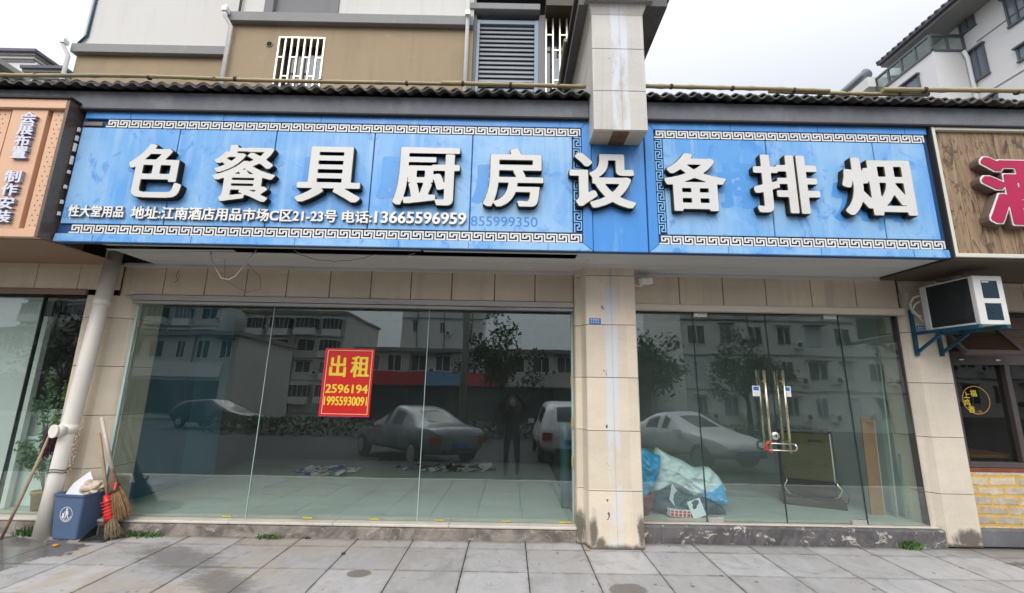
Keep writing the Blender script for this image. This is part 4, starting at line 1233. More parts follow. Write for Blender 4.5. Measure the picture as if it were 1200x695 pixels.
# top-hung flap
fl = Matrix.Translation((5.26, 4.955, 2.34)) @ Matrix.Rotation(R(-38), 4, 'X')
w = MB()
w.box(-0.30, 0.40, -0.02, 0.02, -0.44, -0.385, 0, fl); w.box(-0.30, 0.40, -0.02, 0.02, -0.05, 0.0, 0, fl)
w.box(-0.30, -0.25, -0.02, 0.02, -0.3845, -0.0505, 0, fl); w.box(0.345, 0.40, -0.02, 0.02, -0.3845, -0.0505, 0, fl)
aw = bevel(w.build('awning_window', 'frame_dark', rs), 0.004, 1)
p = MB(); p.box(-0.2495, 0.3445, -0.004, 0.004, -0.3845, -0.0505, 0, fl); p.build('glass_pane', 'glass_dark', aw)
p = MB()
for k in range(6): p.box(-0.2495, 0.3445, 0.0045, 0.012, -0.384 + 0.056 * k, -0.332 + 0.056 * k, 0, fl)
p.build('slat_backing', M('amber_slats', (0.17, 0.10, 0.055), 0.6, 0.3, 5), aw)
b = MB(); b.box(4.978, 9, 4.965, 5.15, 0.168, 0.7345); b.build('brick_base', 'brick', rs)
b = MB(); b.box(4.978, 9, 4.90, 5.15, 0.0, 0.166); bevel(b.build('stone_base', 'slate', rs), 0.008, 2)
b = MB(); b.box(4.98, 9, 9.0, 9.2, 0, 3); b.box(4.98, 9, 5.15, 9, 0.0, 0.15); b.box(4.98, 9, 5.15, 9, 2.8, 2.9); b.box(9, 9.2, 4.9, 9.2, 0, 3); b.box(4.98, 5.0, 5.3, 9, 0, 3); b.build('inner_wall', M('dim_inner_wall', (0.05, 0.042, 0.035), 0.9), rs)
for k, (x, y) in enumerate(((5.50, 5.42),)):
    o = MB(); o.box(x - 0.35, x + 0.35, y - 0.3, y + 0.3, 0.855, 0.89)
    for sx in (-1, 1):
        for sy in (-1, 1):
            o.box(x + sx * 0.3 - 0.025, x + sx * 0.3 + 0.025, y + sy * 0.25 - 0.025, y + sy * 0.25 + 0.025, 0.151, 0.854)
    o = bevel(o.build('dining_table', 'amber', None, (x, y, 0.15)), 0.005, 1); tag(o, 'amber wooden table behind the timber-framed window', 'table')

# ------------------------------------------------------------------ flats above
ap = thing('apartment_building', (-2.5, 5.2, 4.6), 'brown and pale rendered flats rising above the tiled eave', 'building')
def wall_with_hole(mb, x0, x1, z0, z1, y, hx0, hx1, hz0, hz1, t=0.25, mi=0):
    mb.box(x0, hx0, y, y + t, z0, z1, mi); mb.box(hx1, x1, y, y + t, z0, z1, mi)
    mb.box(hx0, hx1, y, y + t, z0, hz0, mi); mb.box(hx0, hx1, y, y + t, hz1, z1, mi)
b = MB(); wall_with_hole(b, -3.97, -0.60, 4.5, 6.46, 5.2, -3.30, -2.652, 5.45, 6.262)
b.box(-3.97, -3.9695, 5.2, 6.2, 4.5, 6.46); b.box(-6.80, -3.97, 5.85, 6.2, 4.5, 6.46); b.box(-6.80, -0.6, 6.21, 9, 4.5, 9.3)
b.build('brown_wall', 'brown_wall', ap)
b = MB(); b.box(-4.02, -0.60, 5.12, 5.5, 6.462, 6.612); b.box(-6.84, -4.022, 5.77, 6.2, 6.462, 6.612)
bevel(b.build('ledge', 'grey_band', ap), 0.006, 1)
b = MB(); b.box(-3.93, -3.56, 5.19, 5.5, 6.614, 9.5); b.box(-2.512, -0.60, 5.19, 5.5, 6.614, 9.5); b.box(-6.78, -3.932, 5.85, 6.2, 6.614, 9.5)
b.build('pale_wall', 'pale_wall', ap)
b = MB(); b.box(-3.558, -3.435, 5.17, 5.5, 6.614, 9.5); b.box(-2.64, -2.514, 5.17, 5.5, 6.614, 9.5); b.box(-3.434, -2.641, 5.24, 5.5, 6.614, 9.5)
b.build('grey_bay', 'grey_dark', ap)
wf = MB()
n = 7
for i in range(n + 1):
    x = -3.288 + i * (0.625 / n)
    wf.box(x - 0.011, x + 0.011, 5.185, 5.207, 5.47, 6.25)
wf.box(-3.299, -2.652, 5.183, 5.184, 6.25, 6.272); wf.box(-3.299, -2.652, 5.184, 5.207, 6.2515, 6.27)
for i in range(n):
    x = -3.288 + i * (0.625 / n)
    z = 5.94 if i % 2 == 0 else 5.645
    wf.box(x + 0.0115, x + 0.625 / n - 0.0115, 5.188, 5.204, z, z + 0.02)
win = wf.build('window_bars', 'bars', ap); win['label'] = 'steel bars over the brown wall window'
p = MB(); p.box(-3.3, -2.652, 5.36, 5.37, 5.45, 6.262); p.build('pane', 'dark_glass', win)
p = MB(); p.box(-3.0, -2.99, 5.34, 5.36, 5.45, 6.262); p.box(-2.9, -2.66, 5.33, 5.35, 5.45, 6.1); p.build('curtain', 'curtain', win)
p = MB(); p.lathe((-3.422, 0, 6.155), [(0.0, 5.196), (0.036, 5.196), (0.036, 5.199)], 16, 0, 'y'); p.lathe((-3.422, 0, 6.155), [(0.036, 5.199), (0.036, 5.19), (0.046, 5.19), (0.046, 5.2)], 16, 1, 'y')
p.build('vent_hole', ['black', 'brown_wall'], ap)
def pipe(path, r, name='waste_pipe', mat='white_pvc', parent=None):
    m = MB(); m.tube(path, r, 10)
    return m.build(name, mat, parent)
pipe([(-3.965, 5.14, 4.6), (-3.955, 5.14, 6.38), (-4.0, 5.06, 6.47), (-4.0, 5.06, 6.63)], 0.026, parent=ap)
pipe([(-3.88, 5.15, 6.615), (-3.88, 5.15, 9.0)], 0.016, mat='grey_dark', parent=ap)
pipe([(-0.675, 5.13, 4.6), (-0.675, 5.13, 6.42), (-0.665, 5.05, 6.55), (-0.665, 5.05, 9.0)], 0.026, parent=ap)
pipe([(-6.83, 5.76, 4.6), (-6.83, 5.76, 6.38), (-6.87, 5.7, 6.5), (-6.87, 5.70, 6.64)], 0.026, parent=ap)
pipe([(-6.79, 5.82, 6.64), (-6.70, 5.83, 6.8), (-6.70, 5.83, 9)], 0.018, mat='teal_steel', parent=ap)
b = MB()
for x, y in ((-4.0, 5.06), (-0.665, 5.05), (-6.87, 5.7)): b.box(x - 0.034, x + 0.034, y - 0.04, y + 0.04, 6.53, 6.60)
b.build('pipe_hopper', 'white_pvc', ap)
# louvred bay on the right end
b = MB(); b.box(-0.60, 0.95, 5.45, 6.2, 4.5, 6.78); b.box(-0.6, -0.56, 5.25, 5.45, 4.5, 6.77); b.box(0.325, 0.415, 5.26, 5.45, 4.5, 6.78)
b.build('bay_wall', 'grey_dark', ap)
lv = MB(); lv.box(-0.556, -0.515, 5.265, 5.36, 5.0, 6.69); lv.box(0.265, 0.322, 5.265, 5.36, 5.0, 6.69); lv.box(-0.514, 0.264, 5.27, 5.36, 6.63, 6.69)
lv = lv.build('louvre', 'louvre_frame', ap)
p = MB()
z = 5.02
while z < 6.6:
    mt = Matrix.Translation((0, 5.31, z)) @ Matrix.Rotation(R(66), 4, 'X')
    p.box(-0.513, 0.263, -0.034, 0.034, -0.006, 0.006, 0, mt); z += 0.0715
p.build('blade', 'louvre', lv)
p = MB(); p.box(-0.556, 0.322, 5.38, 5.39, 4.8, 6.7); p.build('louvre_back', 'black', lv)
b = MB(); b.box(-0.68, 0.34, 5.17, 5.5, 6.782, 6.885); bevel(b.build('ledge', 'grey_band', ap), 0.006, 1)
b = MB(); b.box(-0.6, 0.95, 5.9, 6.2, 6.9, 9.5); b.box(-0.64, 1.3, 5.3, 6.2, 7.6, 7.7); b.build('balcony_recess', MT['opp_dark'], ap)
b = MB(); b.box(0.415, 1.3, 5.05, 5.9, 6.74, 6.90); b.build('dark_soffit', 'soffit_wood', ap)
w = MB()
for i in range(6):
    x = 0.43 + i * 0.098
    w.box(x - 0.010, x + 0.010, 5.26, 5.28, 4.9, 6.735)
for i in range(5):
    x = 0.43 + i * 0.098
    for z in ((5.35, 6.45), (5.72, 6.2))[i % 2]:
        w.box(x + 0.0105, x + 0.0875, 5.262, 5.278, z, z + 0.02)
w2 = w.build('window_bars', 'bars', ap); w2['label'] = 'steel bars over the window beside the gable pier'
p = MB(); p.box(0.416, 1.0, 5.43, 5.44, 4.8, 6.735); p.build('pane', 'dark_glass', w2)
p = MB(); p.box(0.53, 0.66, 5.41, 5.43, 4.9, 6.2); p.build('curtain', 'curtain', w2)

# bamboo poles lying along the eave
def bamboo(x0, x1, z0, z1, y, r, label, seed):
    rr = random.Random(seed)
    m = MB(); path = []; rad = []
    L = x1 - x0; n = max(2, int(L / 0.06))
    node = rr.uniform(0.28, 0.42)
    nxt = node; d = 0
    for i in range(n + 1):
        t = i / n; x = x0 + L * t
        path.append((x, y + 0.008 * math.sin(x * 2.1 + seed), z0 + (z1 - z0) * t + 0.010 * math.sin(x * 1.7 + seed)))
        near = abs(((x - x0) % node) - node / 2)
        rad.append(r * (1.0 - 0.15 * t) * (1.22 if near < 0.03 else 1.0))
    m.tube(path, rad, 10)
    for k in range(3):
        x = x0 + L * (0.15 + 0.33 * k)
        z = z0 + (z1 - z0) * (0.15 + 0.33 * k)
        m.tube([(x - 0.012, y, z), (x + 0.012, y, z)], r * 1.22, 8, 1)
    o = m.build('bamboo_pole', ['bamboo', 'twine'], None, (x0, y, z0))
    return tag(o, label, 'bamboo pole', 'bamboo poles along the tiled eave')
bamboo(-6.5, -3.05, 4.575, 4.565, 3.86, 0.021, 'bamboo pole on the eave over the copper sign and the sign end', 1)
bamboo(-3.25, -0.6, 4.590, 4.572, 3.885, 0.020, 'bamboo pole on the eave below the barred window in the brown wall', 2)
bamboo(-0.75, 0.72, 4.570, 4.566, 3.865, 0.022, 'short bamboo pole on the eave below the grey louvre', 3)
bamboo(1.31, 3.2, 4.592, 4.568, 3.87, 0.022, 'bamboo pole on the eave right beside the gable pier', 4)
bamboo(2.6, 4.25, 4.570, 4.582, 3.895, 0.021, 'thin bamboo pole on the eave above the last blue panels', 5)
bamboo(3.75, 6.6, 4.600, 4.590, 3.86, 0.024, 'bamboo pole on the eave above the wooden sign', 6)
m = MB(); m.tube([(0.585, 4.35, 5.55), (0.60, 4.9, 5.57), (0.615, 5.3, 5.60)], 0.024, 8)
tag(m.build('bamboo_pole', ['bamboo'], None, (0.6, 4.8, 5.55)), 'bamboo pole lashed along the left side of the gable coping', 'bamboo pole', 'bamboo poles along the tiled eave')
#@@P3
# ------------------------------------------------------------------ far buildings
# white tower: its long face looks left, so it stands along the depth (x = 24)
tw = thing('white_tower', (26, 22, 0), 'white residential block with glass balcony rails rising on the right', 'building')
TX = 24.0
def zz(z): return 1.6 + 2 * (z - 1.6)
def zb2(z): return 1.6 + 2.054 * (z - 1.6)
BX = 22.2
b = MB(); b.box(TX, TX + 10, 10, 27.2, -0.3, zz(11.66), 0); b.box(TX - 0.9, TX, 20.2, 27.2, -0.3, zz(9.2), 0)
b.build('wall', 'white_wall', tw)
b = MB(); b.box(BX, TX, 19.77, 23.25, -0.3, zb2(10.215)); b.box(BX, TX - 0.001, 23.25, 26.5, -0.3, zb2(9.9))
b.build('bay', 'white_wall', tw)
b = MB()
for z in (zz(10.50), zz(9.03), zz(7.6)): b.box(TX - 0.03, TX - 0.0005, 10, 19.2, z, z + 0.05)
b.build('groove', 'groove', tw)
def twin(x, y0, y1, z0, z1, n=2):
    f = MB()
    f.box(x - 0.12, x - 0.001, y0 - 0.08, y1 + 0.08, z0 - 0.08, z0); f.box(x - 0.18, x - 0.001, y0 - 0.1, y1 + 0.1, z1, z1 + 0.09)
    for k in range(n + 1):
        y = y0 + (y1 - y0) * k / n
        f.box(x - 0.08, x - 0.001, y - 0.045, y + 0.045, z0 + 0.001, z1 - 0.001)
    f = f.build('window', 'tower_frame', tw)
    p = MB(); p.box(x - 0.03, x - 0.002, y0 + 0.046, y1 - 0.046, z0 + 0.002, z1 - 0.002); p.build('pane', 'blue_glass', f)
twin(TX, 19.12, 19.80, zz(10.99), zz(11.62)); twin(TX, 18.98, 19.72, zz(9.505), zz(10.34)); twin(TX, 17.0, 17.75, zz(10.29), zz(11.05))
twin(TX, 16.8, 17.7, zz(9.31), zz(9.63)); twin(TX, 18.9, 19.3, zz(8.2), zz(8.87)); twin(BX, 20.7, 22.25, zb2(8.9), zb2(9.88))
rl = MB(); x = BX
ya, yb = 19.78, 23.22
zz_ = zz; zz = zb2
for z in (zz(10.245), zz(10.70)): rl.box(x - 0.06, x + 0.06, ya, yb, z - 0.06, z + 0.06)
for z in (zz(10.245), zz(10.70)): rl.box(x + 0.061, TX - 0.01, ya - 0.06, ya + 0.06, z - 0.06, z + 0.06)
for k in range(5):
    y = ya + (yb - ya) * k / 4; rl.box(x - 0.05, x + 0.05, y - 0.05, y + 0.05, zz(10.245) + 0.061, zz(10.70) - 0.061)
for k in range(1, 3):
    xx = x + 0.88 * k; rl.box(xx - 0.05, xx + 0.05, ya - 0.05, ya + 0.05, zz(10.245) + 0.061, zz(10.70) - 0.061)
rl = rl.build('balcony_rail', 'tower_frame', tw)
p = MB(); p.box(x - 0.01, x + 0.01, ya + 0.06, yb - 0.06, zz(10.28), zz(10.66)); p.box(x + 0.07, TX - 0.1, ya - 0.01, ya + 0.01, zz(10.28), zz(10.66)); p.build('rail_pane', 'rail_glass', rl)
zz = zz_
rf = MB()
rf.prism([(TX - 1.7, zz(11.38)), (TX - 1.7, zz(11.44)), (TX + 5, zz(11.44) + 3.6), (TX + 5, zz(11.38))], 'y', 9, 23.1, 0)
rf.prism([(TX - 0.9, zz(11.0)), (TX - 0.9, zz(11.06)), (TX + 5, zz(11.06) + 0.5), (TX + 5, zz(11.0))], 'y', 23.11, 27.2, 0)
rf = rf.build('roof', ['tower_roof'], tw)
b = MB(); b.box(TX - 1.5, TX, 9, 23.05, zz(11.38) - 0.16, zz(11.38) - 0.005); b.build('eave_underside', MT['grey_band'], tw)
b = MB()
for k in range(38): b.tube([(TX - 1.74, 9.3 + 0.37 * k, zz(11.44)), (TX - 1.2, 9.3 + 0.37 * k, zz(11.44) + 0.36)], 0.10, 6)
b.build('roof_tiles', 'tower_roof', rf)
b = MB(); b.tube([(TX - 0.14, 19.64, 10), (TX - 0.14, 19.64, zz(10.2)), (TX - 0.3, 19.62, zz(10.42))], 0.09, 8); b.build('downpipe', 'white_pvc', tw)
b = MB(); b.box(TX, TX + 9, 27.2, 31, -0.3, zz(10.85)); b.build('lower_wing', 'white_wall', tw)
o = MB(); o.tube([(22.0, 23.5, zz(11.28)), (22.0, 27, zz(11.25))], 0.34, 14, 0)
b = MB(); b.box(TX - 2.3, TX, 23.2, 28.0, zz(10.9) - 0.4, zz(11.03)); b.build('roof_parapet', 'white_wall', tw)
o = o.build('water_tank', M('tank_metal', (0.22, 0.24, 0.25), 0.3, 0.1, 1, metal=0.6), None, (22, 25, zz(11.1)))
tag(o, 'dark cylindrical tank on the far roof end of the white block', 'tank')
o = MB(); pts = [(12.6, 15.0, 17.5)]
far = thing('stepped_gable_house', (-22, 18, 0), 'far house with white stepped gables and tiled caps behind the copper sign', 'house')
b = MB(); b.box(-30, -20.2, 16.0, 22, -0.3, 14.50); b.box(-20.199, -18.95, 16.05, 22, -0.3, 13.90); b.build('gable_wall', 'white_wall', far)
def cap(x0, x1, z, nm='gable_cap'):
    c = MB()
    c.box(x0, x1, 15.95, 22.1, z, z + 0.10, 1); c.box(x0, x1 + 0.08, 15.88, 22.1, z + 0.101, z + 0.20, 0); c.box(x0, x1 + 0.16, 15.80, 22.2, z + 0.201, z + 0.30, 1); c.box(x0, x1 + 0.26, 15.70, 22.3, z + 0.301, z + 0.43, 2)
    c.build(nm, ['pale_wall', 'grey_band', 'tower_roof'], far)
cap(-30, -20.3, 14.50); cap(-20.5, -18.95, 13.72)
near = thing('concrete_block_house', (-20, 12, 0), 'grey concrete house with sloping roof line at the far left edge', 'house')
b = MB()
b.prism([(9.5, -0.3), (13.9, -0.3), (13.9, 12.3), (9.5, 12.3)], 'x', -18.4, -26, 0); b.prism([(9.0, 12.22), (14.2, 12.22), (14.2, 12.40), (9.0, 12.40)], 'x', -18.0, -26, 0)
b.prism([(9.0, 11.5), (14.0, 11.5), (14.0, 11.62), (9.0, 11.62)], 'x', -18.2, -18.4, 0)
b.build('wall', 'far_concrete', near)
b = MB(); b.box(-18.44, -18.36, 10.2, 13.3, 10.6, 12.0); b.build('window', 'blue_glass', near)
o = MB(); o.lathe((-21.9, 16.6, 15.15), [(0.0, -0.2), (0.16, -0.14), (0.22, 0.0), (0.16, 0.14), (0, 0.2)], 14); o.tube([(-21.9, 16.6, 14.4), (-21.9, 16.6, 15.0)], 0.03, 6); o.tube([(-21.9, 16.6, 14.95), (-21.45, 16.5, 14.95)], 0.03, 6)
tag(o.build('lantern', 'pink', None, (-21.9, 16.6, 14.9)), 'small pink lantern on the roof at the far left edge', 'lantern')

# ------------------------------------------------------------------ things on the front
dp = MB()
P0, P1 = Vector((-4.665, 4.735, 0.0)), Vector((-4.515, 4.735, 3.0))
def pp(z): return tuple(P0 + (P1 - P0) * (z / 3.0))
dp.tube([pp(0), pp(0.6), pp(1.5), pp(3.0)], 0.073, 20)
dp = dp.build('drainpipe', 'pipe', None, (-4.665, 4.735, 0)); tag(dp, 'cream plastic drainpipe running down the left pillar', 'drainpipe')
for z in (1.0, 2.36):
    c = MB(); q0, q1 = Vector(pp(z)), Vector(pp(z + 0.09)); c.tube([q0, q1], 0.079, 20); c.build('coupling', 'pipe', dp)
c = MB(); q = Vector(pp(1.03)); c.tube([q + Vector((0, -0.05, 0)), q + Vector((-0.03, -0.12, 0))], 0.06, 16); c.tube([q + Vector((-0.03, -0.12, 0)), q + Vector((-0.034, -0.135, 0))], 0.066, 16)
c.build('inspection_cap', 'pipe', dp)
c = MB()
for z in (0.62, 0.645):
    q = Vector(pp(z)); n = 18
    c.tube([q + Vector((0.083 * math.cos(2 * PI * k / n), 0.083 * math.sin(2 * PI * k / n), 0.01 * math.sin(k))) for k in range(n + 1)], 0.004, 5)
c.build('wire_tie', 'cable_black', dp)
fm = MB(); rr = random.Random(5)
for k in range(60):
    z = rr.uniform(0.6, 1.05); q = Vector(pp(z)) + Vector((0.083 + rr.uniform(-.006, .012), 0.02 + rr.uniform(-.02, .03), 0)); r = rr.uniform(0.006, 0.016)
    fm.lathe(q, [(0.001, -r), (r, 0), (0.001, r)], 6)
fm.build('sealing_foam', 'kraft', dp)

# blue bin
bn = thing('waste_bin', (-4.38, 4.74, 0), 'square blue plastic waste bin with white emblem, full of rubbish', 'bin')
bm_ = Matrix.Translation((-4.375, 4.765, 0)) @ Matrix.Rotation(R(-7), 4, 'Z')
def brect(hw, hd, z, r=0.02):
    pts = []
    for cx, cy, a0 in ((hw - r, hd - r, 0), (-hw + r, hd - r, 90), (-hw + r, -hd + r, 180), (hw - r, -hd + r, 270)):
        for k in range(4):
            a = R(a0 + 30 * k); pts.append(bm_ @ Vector((cx + r * math.cos(a), cy + r * math.sin(a), z)))
    return pts
m = MB()
m.loft([brect(0.135, 0.095, 0.002), brect(0.14, 0.10, 0.01), brect(0.165, 0.12, 0.40), brect(0.175, 0.13, 0.402), brect(0.178, 0.133, 0.425), brect(0.168, 0.123, 0.425), brect(0.155, 0.112, 0.30)], 0, False, False)
m.quad(brect(0.135, 0.095, 0.003)[::-1], 0); m.quad(brect(0.150, 0.108, 0.27), 1)
bevel(m.build('body', ['bin_blue', 'bin_dark'], bn), 0.002, 1)
em = MB()
def bp(u, w, off=0.0):                                   # a point on the bin's front face
    t = w / 0.40; hd = 0.10 + 0.02 * t
    return bm_ @ Vector((u, -hd - 0.0012 - off, w))
def poly(pts, mb): mb.quad([bp(u, w) for u, w in pts])
for k in range(36):
    a, c = 2 * PI * k / 36, 2 * PI * (k + 1) / 36
    q = [(0.0 + r * math.cos(t), 0.235 + r * math.sin(t)) for r, t in ((0.066, a), (0.071, a), (0.071, c), (0.066, c))]; poly(q, em)
poly([(0.002 + 0.011 * math.cos(t * PI / 6), 0.281 + 0.011 * math.sin(t * PI / 6)) for t in range(12)], em)
poly([(-0.006, 0.268), (0.018, 0.268), (0.024, 0.232), (0.014, 0.228), (0.010, 0.25), (0.006, 0.228), (-0.008, 0.228)], em)
poly([(-0.008, 0.227), (0.004, 0.227), (-0.006, 0.196), (-0.014, 0.196)], em); poly([(0.0055, 0.227), (0.015, 0.227), (0.034, 0.196), (0.024, 0.196)], em)
poly([(-0.007, 0.267), (-0.007, 0.258), (-0.024, 0.246), (-0.028, 0.252)], em)
poly([(-0.044, 0.245), (-0.020, 0.245), (-0.022, 0.200), (-0.040, 0.200)], em)
for k in range(7):
    a = R(205 + 130 * k / 6); u, w = 0.055 * math.cos(a), 0.235 + 0.055 * math.sin(a)
    poly([(u - .006, w - .006), (u + .006, w - .006), (u + .006, w + .006), (u - .006, w + .006)], em)
em.build('emblem', 'white', bn)
m = MB(); rm = Matrix.Translation((-4.46, 4.74, 0.33)) @ Matrix.Rotation(R(14), 4, 'Y') @ Matrix.Rotation(R(-22), 4, 'X')
m.prism([(-0.09, 0), (0.16, 0.02), (0.16, 0.16), (-0.02, 0.30), (-0.09, 0.16)], 'y', -0.004, 0.004)
m.v = [tuple(rm @ Vector(v)) for v in m.v]
o = m.build('cardboard_sheet', 'paper', None, (-4.45, 4.74, 0.4)); tag(o, 'white card sheet sticking out of the blue bin', 'cardboard')
def crumple(name, c, r, sx, sy, sz, seed, mat, amp=0.28, res=3):
    import bmesh
    bm = bmesh.new(); bmesh.ops.create_icosphere(bm, subdivisions=res, radius=r)
    rr = random.Random(seed); dirs = [(Vector((rr.gauss(0, 1), rr.gauss(0, 1), rr.gauss(0, 1))).normalized(), rr.uniform(3, 9), rr.uniform(0, 6)) for _ in range(9)]
    for v in bm.verts:
        n = v.co.normalized(); d = sum(math.sin(n.dot(dv) * f + p) for dv, f, p in dirs) / 9
        k = 1 + amp * (abs(d) * 2.2 - 0.6); v.co = Vector((n.x * r * k * sx, n.y * r * k * sy, n.z * r * k * sz))
    me = bpy.data.meshes.new(name); bm.to_mesh(me); bm.free(); me.materials.append(MT[mat])
    o = bpy.data.objects.new(name, me); COL.objects.link(o); o.location = c
    return o
o = crumple('crumpled_paper', (-4.30, 4.79, 0.46), 0.095, 1.15, 0.9, 0.75, 4, 'kraft', 0.5, 4); tag(o, 'crumpled brown paper heaped in the blue bin', 'waste paper')

# brooms, dustpan, stick with mop
def straw(mb, top, base, r0, r1, n, seed, droop=0.0, mi=0):
    rr = random.Random(seed); top = Vector(top); base = Vector(base); d = (base - top); L = d.length; t = d.normalized()
    u = t.cross(Vector((0, 1, 0.1))).normalized(); w = t.cross(u)
    for k in range(n):
        a = rr.uniform(0, 2 * PI); q = math.sqrt(rr.random()); le = L * rr.uniform(0.82, 1.06)
        dr = (u * math.cos(a) + w * math.sin(a) * 0.55)
        bend = Vector((rr.uniform(-.02, .02), rr.uniform(-.02, .02), rr.uniform(-.01, .01)))
        pts = [top + dr * r0 * q, top + t * le * 0.4 + dr * (r0 + (r1 - r0) * 0.62) * q, top + t * le * 0.8 + dr * r1 * q * 0.98 + bend * .5, top + t * le + dr * r1 * q * 0.94 + bend]
        mb.tube(pts, [0.0028, 0.0028, 0.0022, 0.0014], 4, mi, False)
bk = thing('straw_broom', (-3.98, 4.78, 0.15), 'straw broom with pale handle standing on the sill beside the left pillar', 'broom')
m = MB(); m.tube([(-4.36, 4.80, 1.16), (-4.13, 4.79, 0.62)], 0.017, 10); m.build('handle', 'stick_pale', bk)
m = MB(); m.tube([(-4.135, 4.79, 0.635), (-4.09, 4.785, 0.52), (-4.05, 4.78, 0.42)], [0.019, 0.035, 0.062], 12); m.build('binding', 'straw_bind', bk)
m = MB(); straw(m, (-4.07, 4.785, 0.46), (-3.95, 4.765, 0.165), 0.055, 0.125, 480, 8); m.build('bristles', 'straw', bk)
bk = thing('straw_broom', (-3.92, 4.70, 0), 'worn broom bound with red plastic, standing in the dustpan', 'broom')
m = MB(); m.tube([(-4.38, 4.83, 0.99), (-4.08, 4.74, 0.36)], 0.0145, 10); m.build('handle', 'stick', bk)
m = MB(); m.tube([(-4.10, 4.74, 0.40), (-4.06, 4.735, 0.31), (-4.03, 4.73, 0.24), (-4.0, 4.72, 0.16)], [0.026, 0.038, 0.046, 0.04], 12)
for k in range(6):
    z = 0.19 + 0.03 * k; m.tube([(-4.012 - 0.0125 * k + 0.042 * math.cos(a), 4.728 + 0.045 * math.sin(a), z + 0.012 * math.cos(a)) for a in [2 * PI * q / 10 for q in range(11)]], 0.007, 5)
m.build('red_wrap', 'red_plastic', bk)
m = MB(); straw(m, (-4.01, 4.725, 0.20), (-3.91, 4.69, 0.012), 0.035, 0.085, 300, 9); m.build('bristles', 'straw_dark', bk)
du = thing('dustpan', (-4.05, 4.68, 0), 'black dustpan with red handle on the pavement beside the blue bin', 'dustpan')
m = MB()
m.loft([[(-4.17, 4.60, 0.004), (-3.93, 4.60, 0.004), (-3.93, 4.60, 0.012), (-4.17, 4.60, 0.012)], [(-4.15, 4.78, 0.006), (-3.95, 4.78, 0.006), (-3.95, 4.78, 0.014), (-4.15, 4.78, 0.014)]], 0, True, False)
m.box(-4.15, -3.95, 4.781, 4.79, 0.006, 0.10)
for x0, x1 in ((-4.178, -4.15), (-3.95, -3.922)):
    m.prism([(4.60, 0.003), (4.79, 0.005), (4.79, 0.11), (4.70, 0.075)], 'x', x0 + (0.0 if x0 < -4 else 0.02), x0 + (0.008 if x0 < -4 else 0.028))
bevel(m.build('pan', 'black_plastic', du), 0.003, 1)
m = MB(); m.tube([(-4.10, 4.785, 0.09), (-4.095, 4.77, 0.16), (-4.02, 4.74, 0.52)], 0.0125, 10); m.build('handle', 'red_plastic', du)
mp = thing('mop', (-5.0, 4.72, 0), 'wooden stick mop leaning head-up against the cream drainpipe', 'mop')
m = MB(); m.tube([(-4.985, 4.66, 0.0), (-4.88, 4.665, 0.38), (-4.73, 4.66, 0.98)], 0.0135, 10); m.build('handle', 'stick', mp)
m = MB(); rr = random.Random(2)
for k in range(60):
    x = -4.755 + rr.uniform(-.03, .03); y = 4.69 + rr.uniform(-.03, .04); z = 1.05 + rr.uniform(-.03, .03); l = rr.uniform(0.16, 0.3)
    m.tube([(x, y, z), (x + rr.uniform(-.03, .03), y + rr.uniform(-.02, .03), z - l * .5), (x + rr.uniform(-.03, .04), y + rr.uniform(-.02, .03), z - l)], 0.006, 5)
m.build('strands', 'mop', mp)

# potted vine behind the neighbour's glass
def leaf(mb, c, s, rr, mi=0):
    a = rr.uniform(0, 2 * PI); t = rr.uniform(-0.9, 0.9); n = Vector((math.cos(a) * math.cos(t), math.sin(a) * math.cos(t), math.sin(t)))
    u = n.cross(Vector((rr.gauss(0, 1), rr.gauss(0, 1), rr.gauss(0, 1)))).normalized(); w = n.cross(u)
    c = Vector(c); mb.quad([c - u * s, c + w * s * 0.55 + n * s * 0.12, c + u * s, c - w * s * 0.55 + n * s * 0.12], mi)
vn = thing('potted_vine', (-5.12, 5.14, 0.15), 'leafy vine in a clay pot behind the glass beside the drainpipe', 'plant')
m = MB(); m.lathe((-5.12, 5.085, 0.148), [(0.0, 0.002), (0.055, 0.002), (0.075, 0.16), (0.085, 0.165), (0.085, 0.20), (0.07, 0.20), (0.065, 0.15), (0.0, 0.15)], 20); m.build('pot', 'pot', vn)
rr = random.Random(12)
st = MB(); lf = MB()
paths = [[(-5.07, 5.07, 0.3), (-5.16, 5.07, 0.58), (-5.32, 5.07, 0.78), (-5.46, 5.08, 0.80)], [(-5.07, 5.07, 0.3), (-5.17, 5.07, 0.7), (-5.24, 5.07, 1.02), (-5.32, 5.07, 1.28), (-5.40, 5.09, 1.25)],
         [(-5.07, 5.07, 0.3), (-5.07, 5.07, 0.8), (-5.10, 5.07, 1.2), (-5.06, 5.07, 1.5)], [(-5.07, 5.07, 0.3), (-5.18, 5.07, 0.56), (-5.28, 5.05, 0.68), (-5.42, 5.09, 0.66)], [(-5.07, 5.07, 0.3), (-5.18, 5.07, 0.9), (-5.24, 5.07, 1.3), (-5.29, 5.07, 1.6)]]
for i, pth in enumerate(paths):
    st.tube(pth, 0.004, 6)
    for k in range(150):
        t = rr.random() ** 0.6 * (len(pth) - 1.001); j = int(t); q = Vector(pth[j]).lerp(Vector(pth[j + 1]), t - j)
        if q.z < 0.52: continue
        q += Vector((rr.gauss(0, .035), rr.gauss(0, .012), rr.gauss(0, .035)))
        q.y = min(max(q.y, 5.02), 5.15)
        leaf(lf, q, rr.uniform(0.016, 0.034), rr, 0 if rr.random() < 0.65 else 1)
st.build('stem', 'stem', vn); lf.build('foliage', ['leaf', 'leaf_light'], vn)

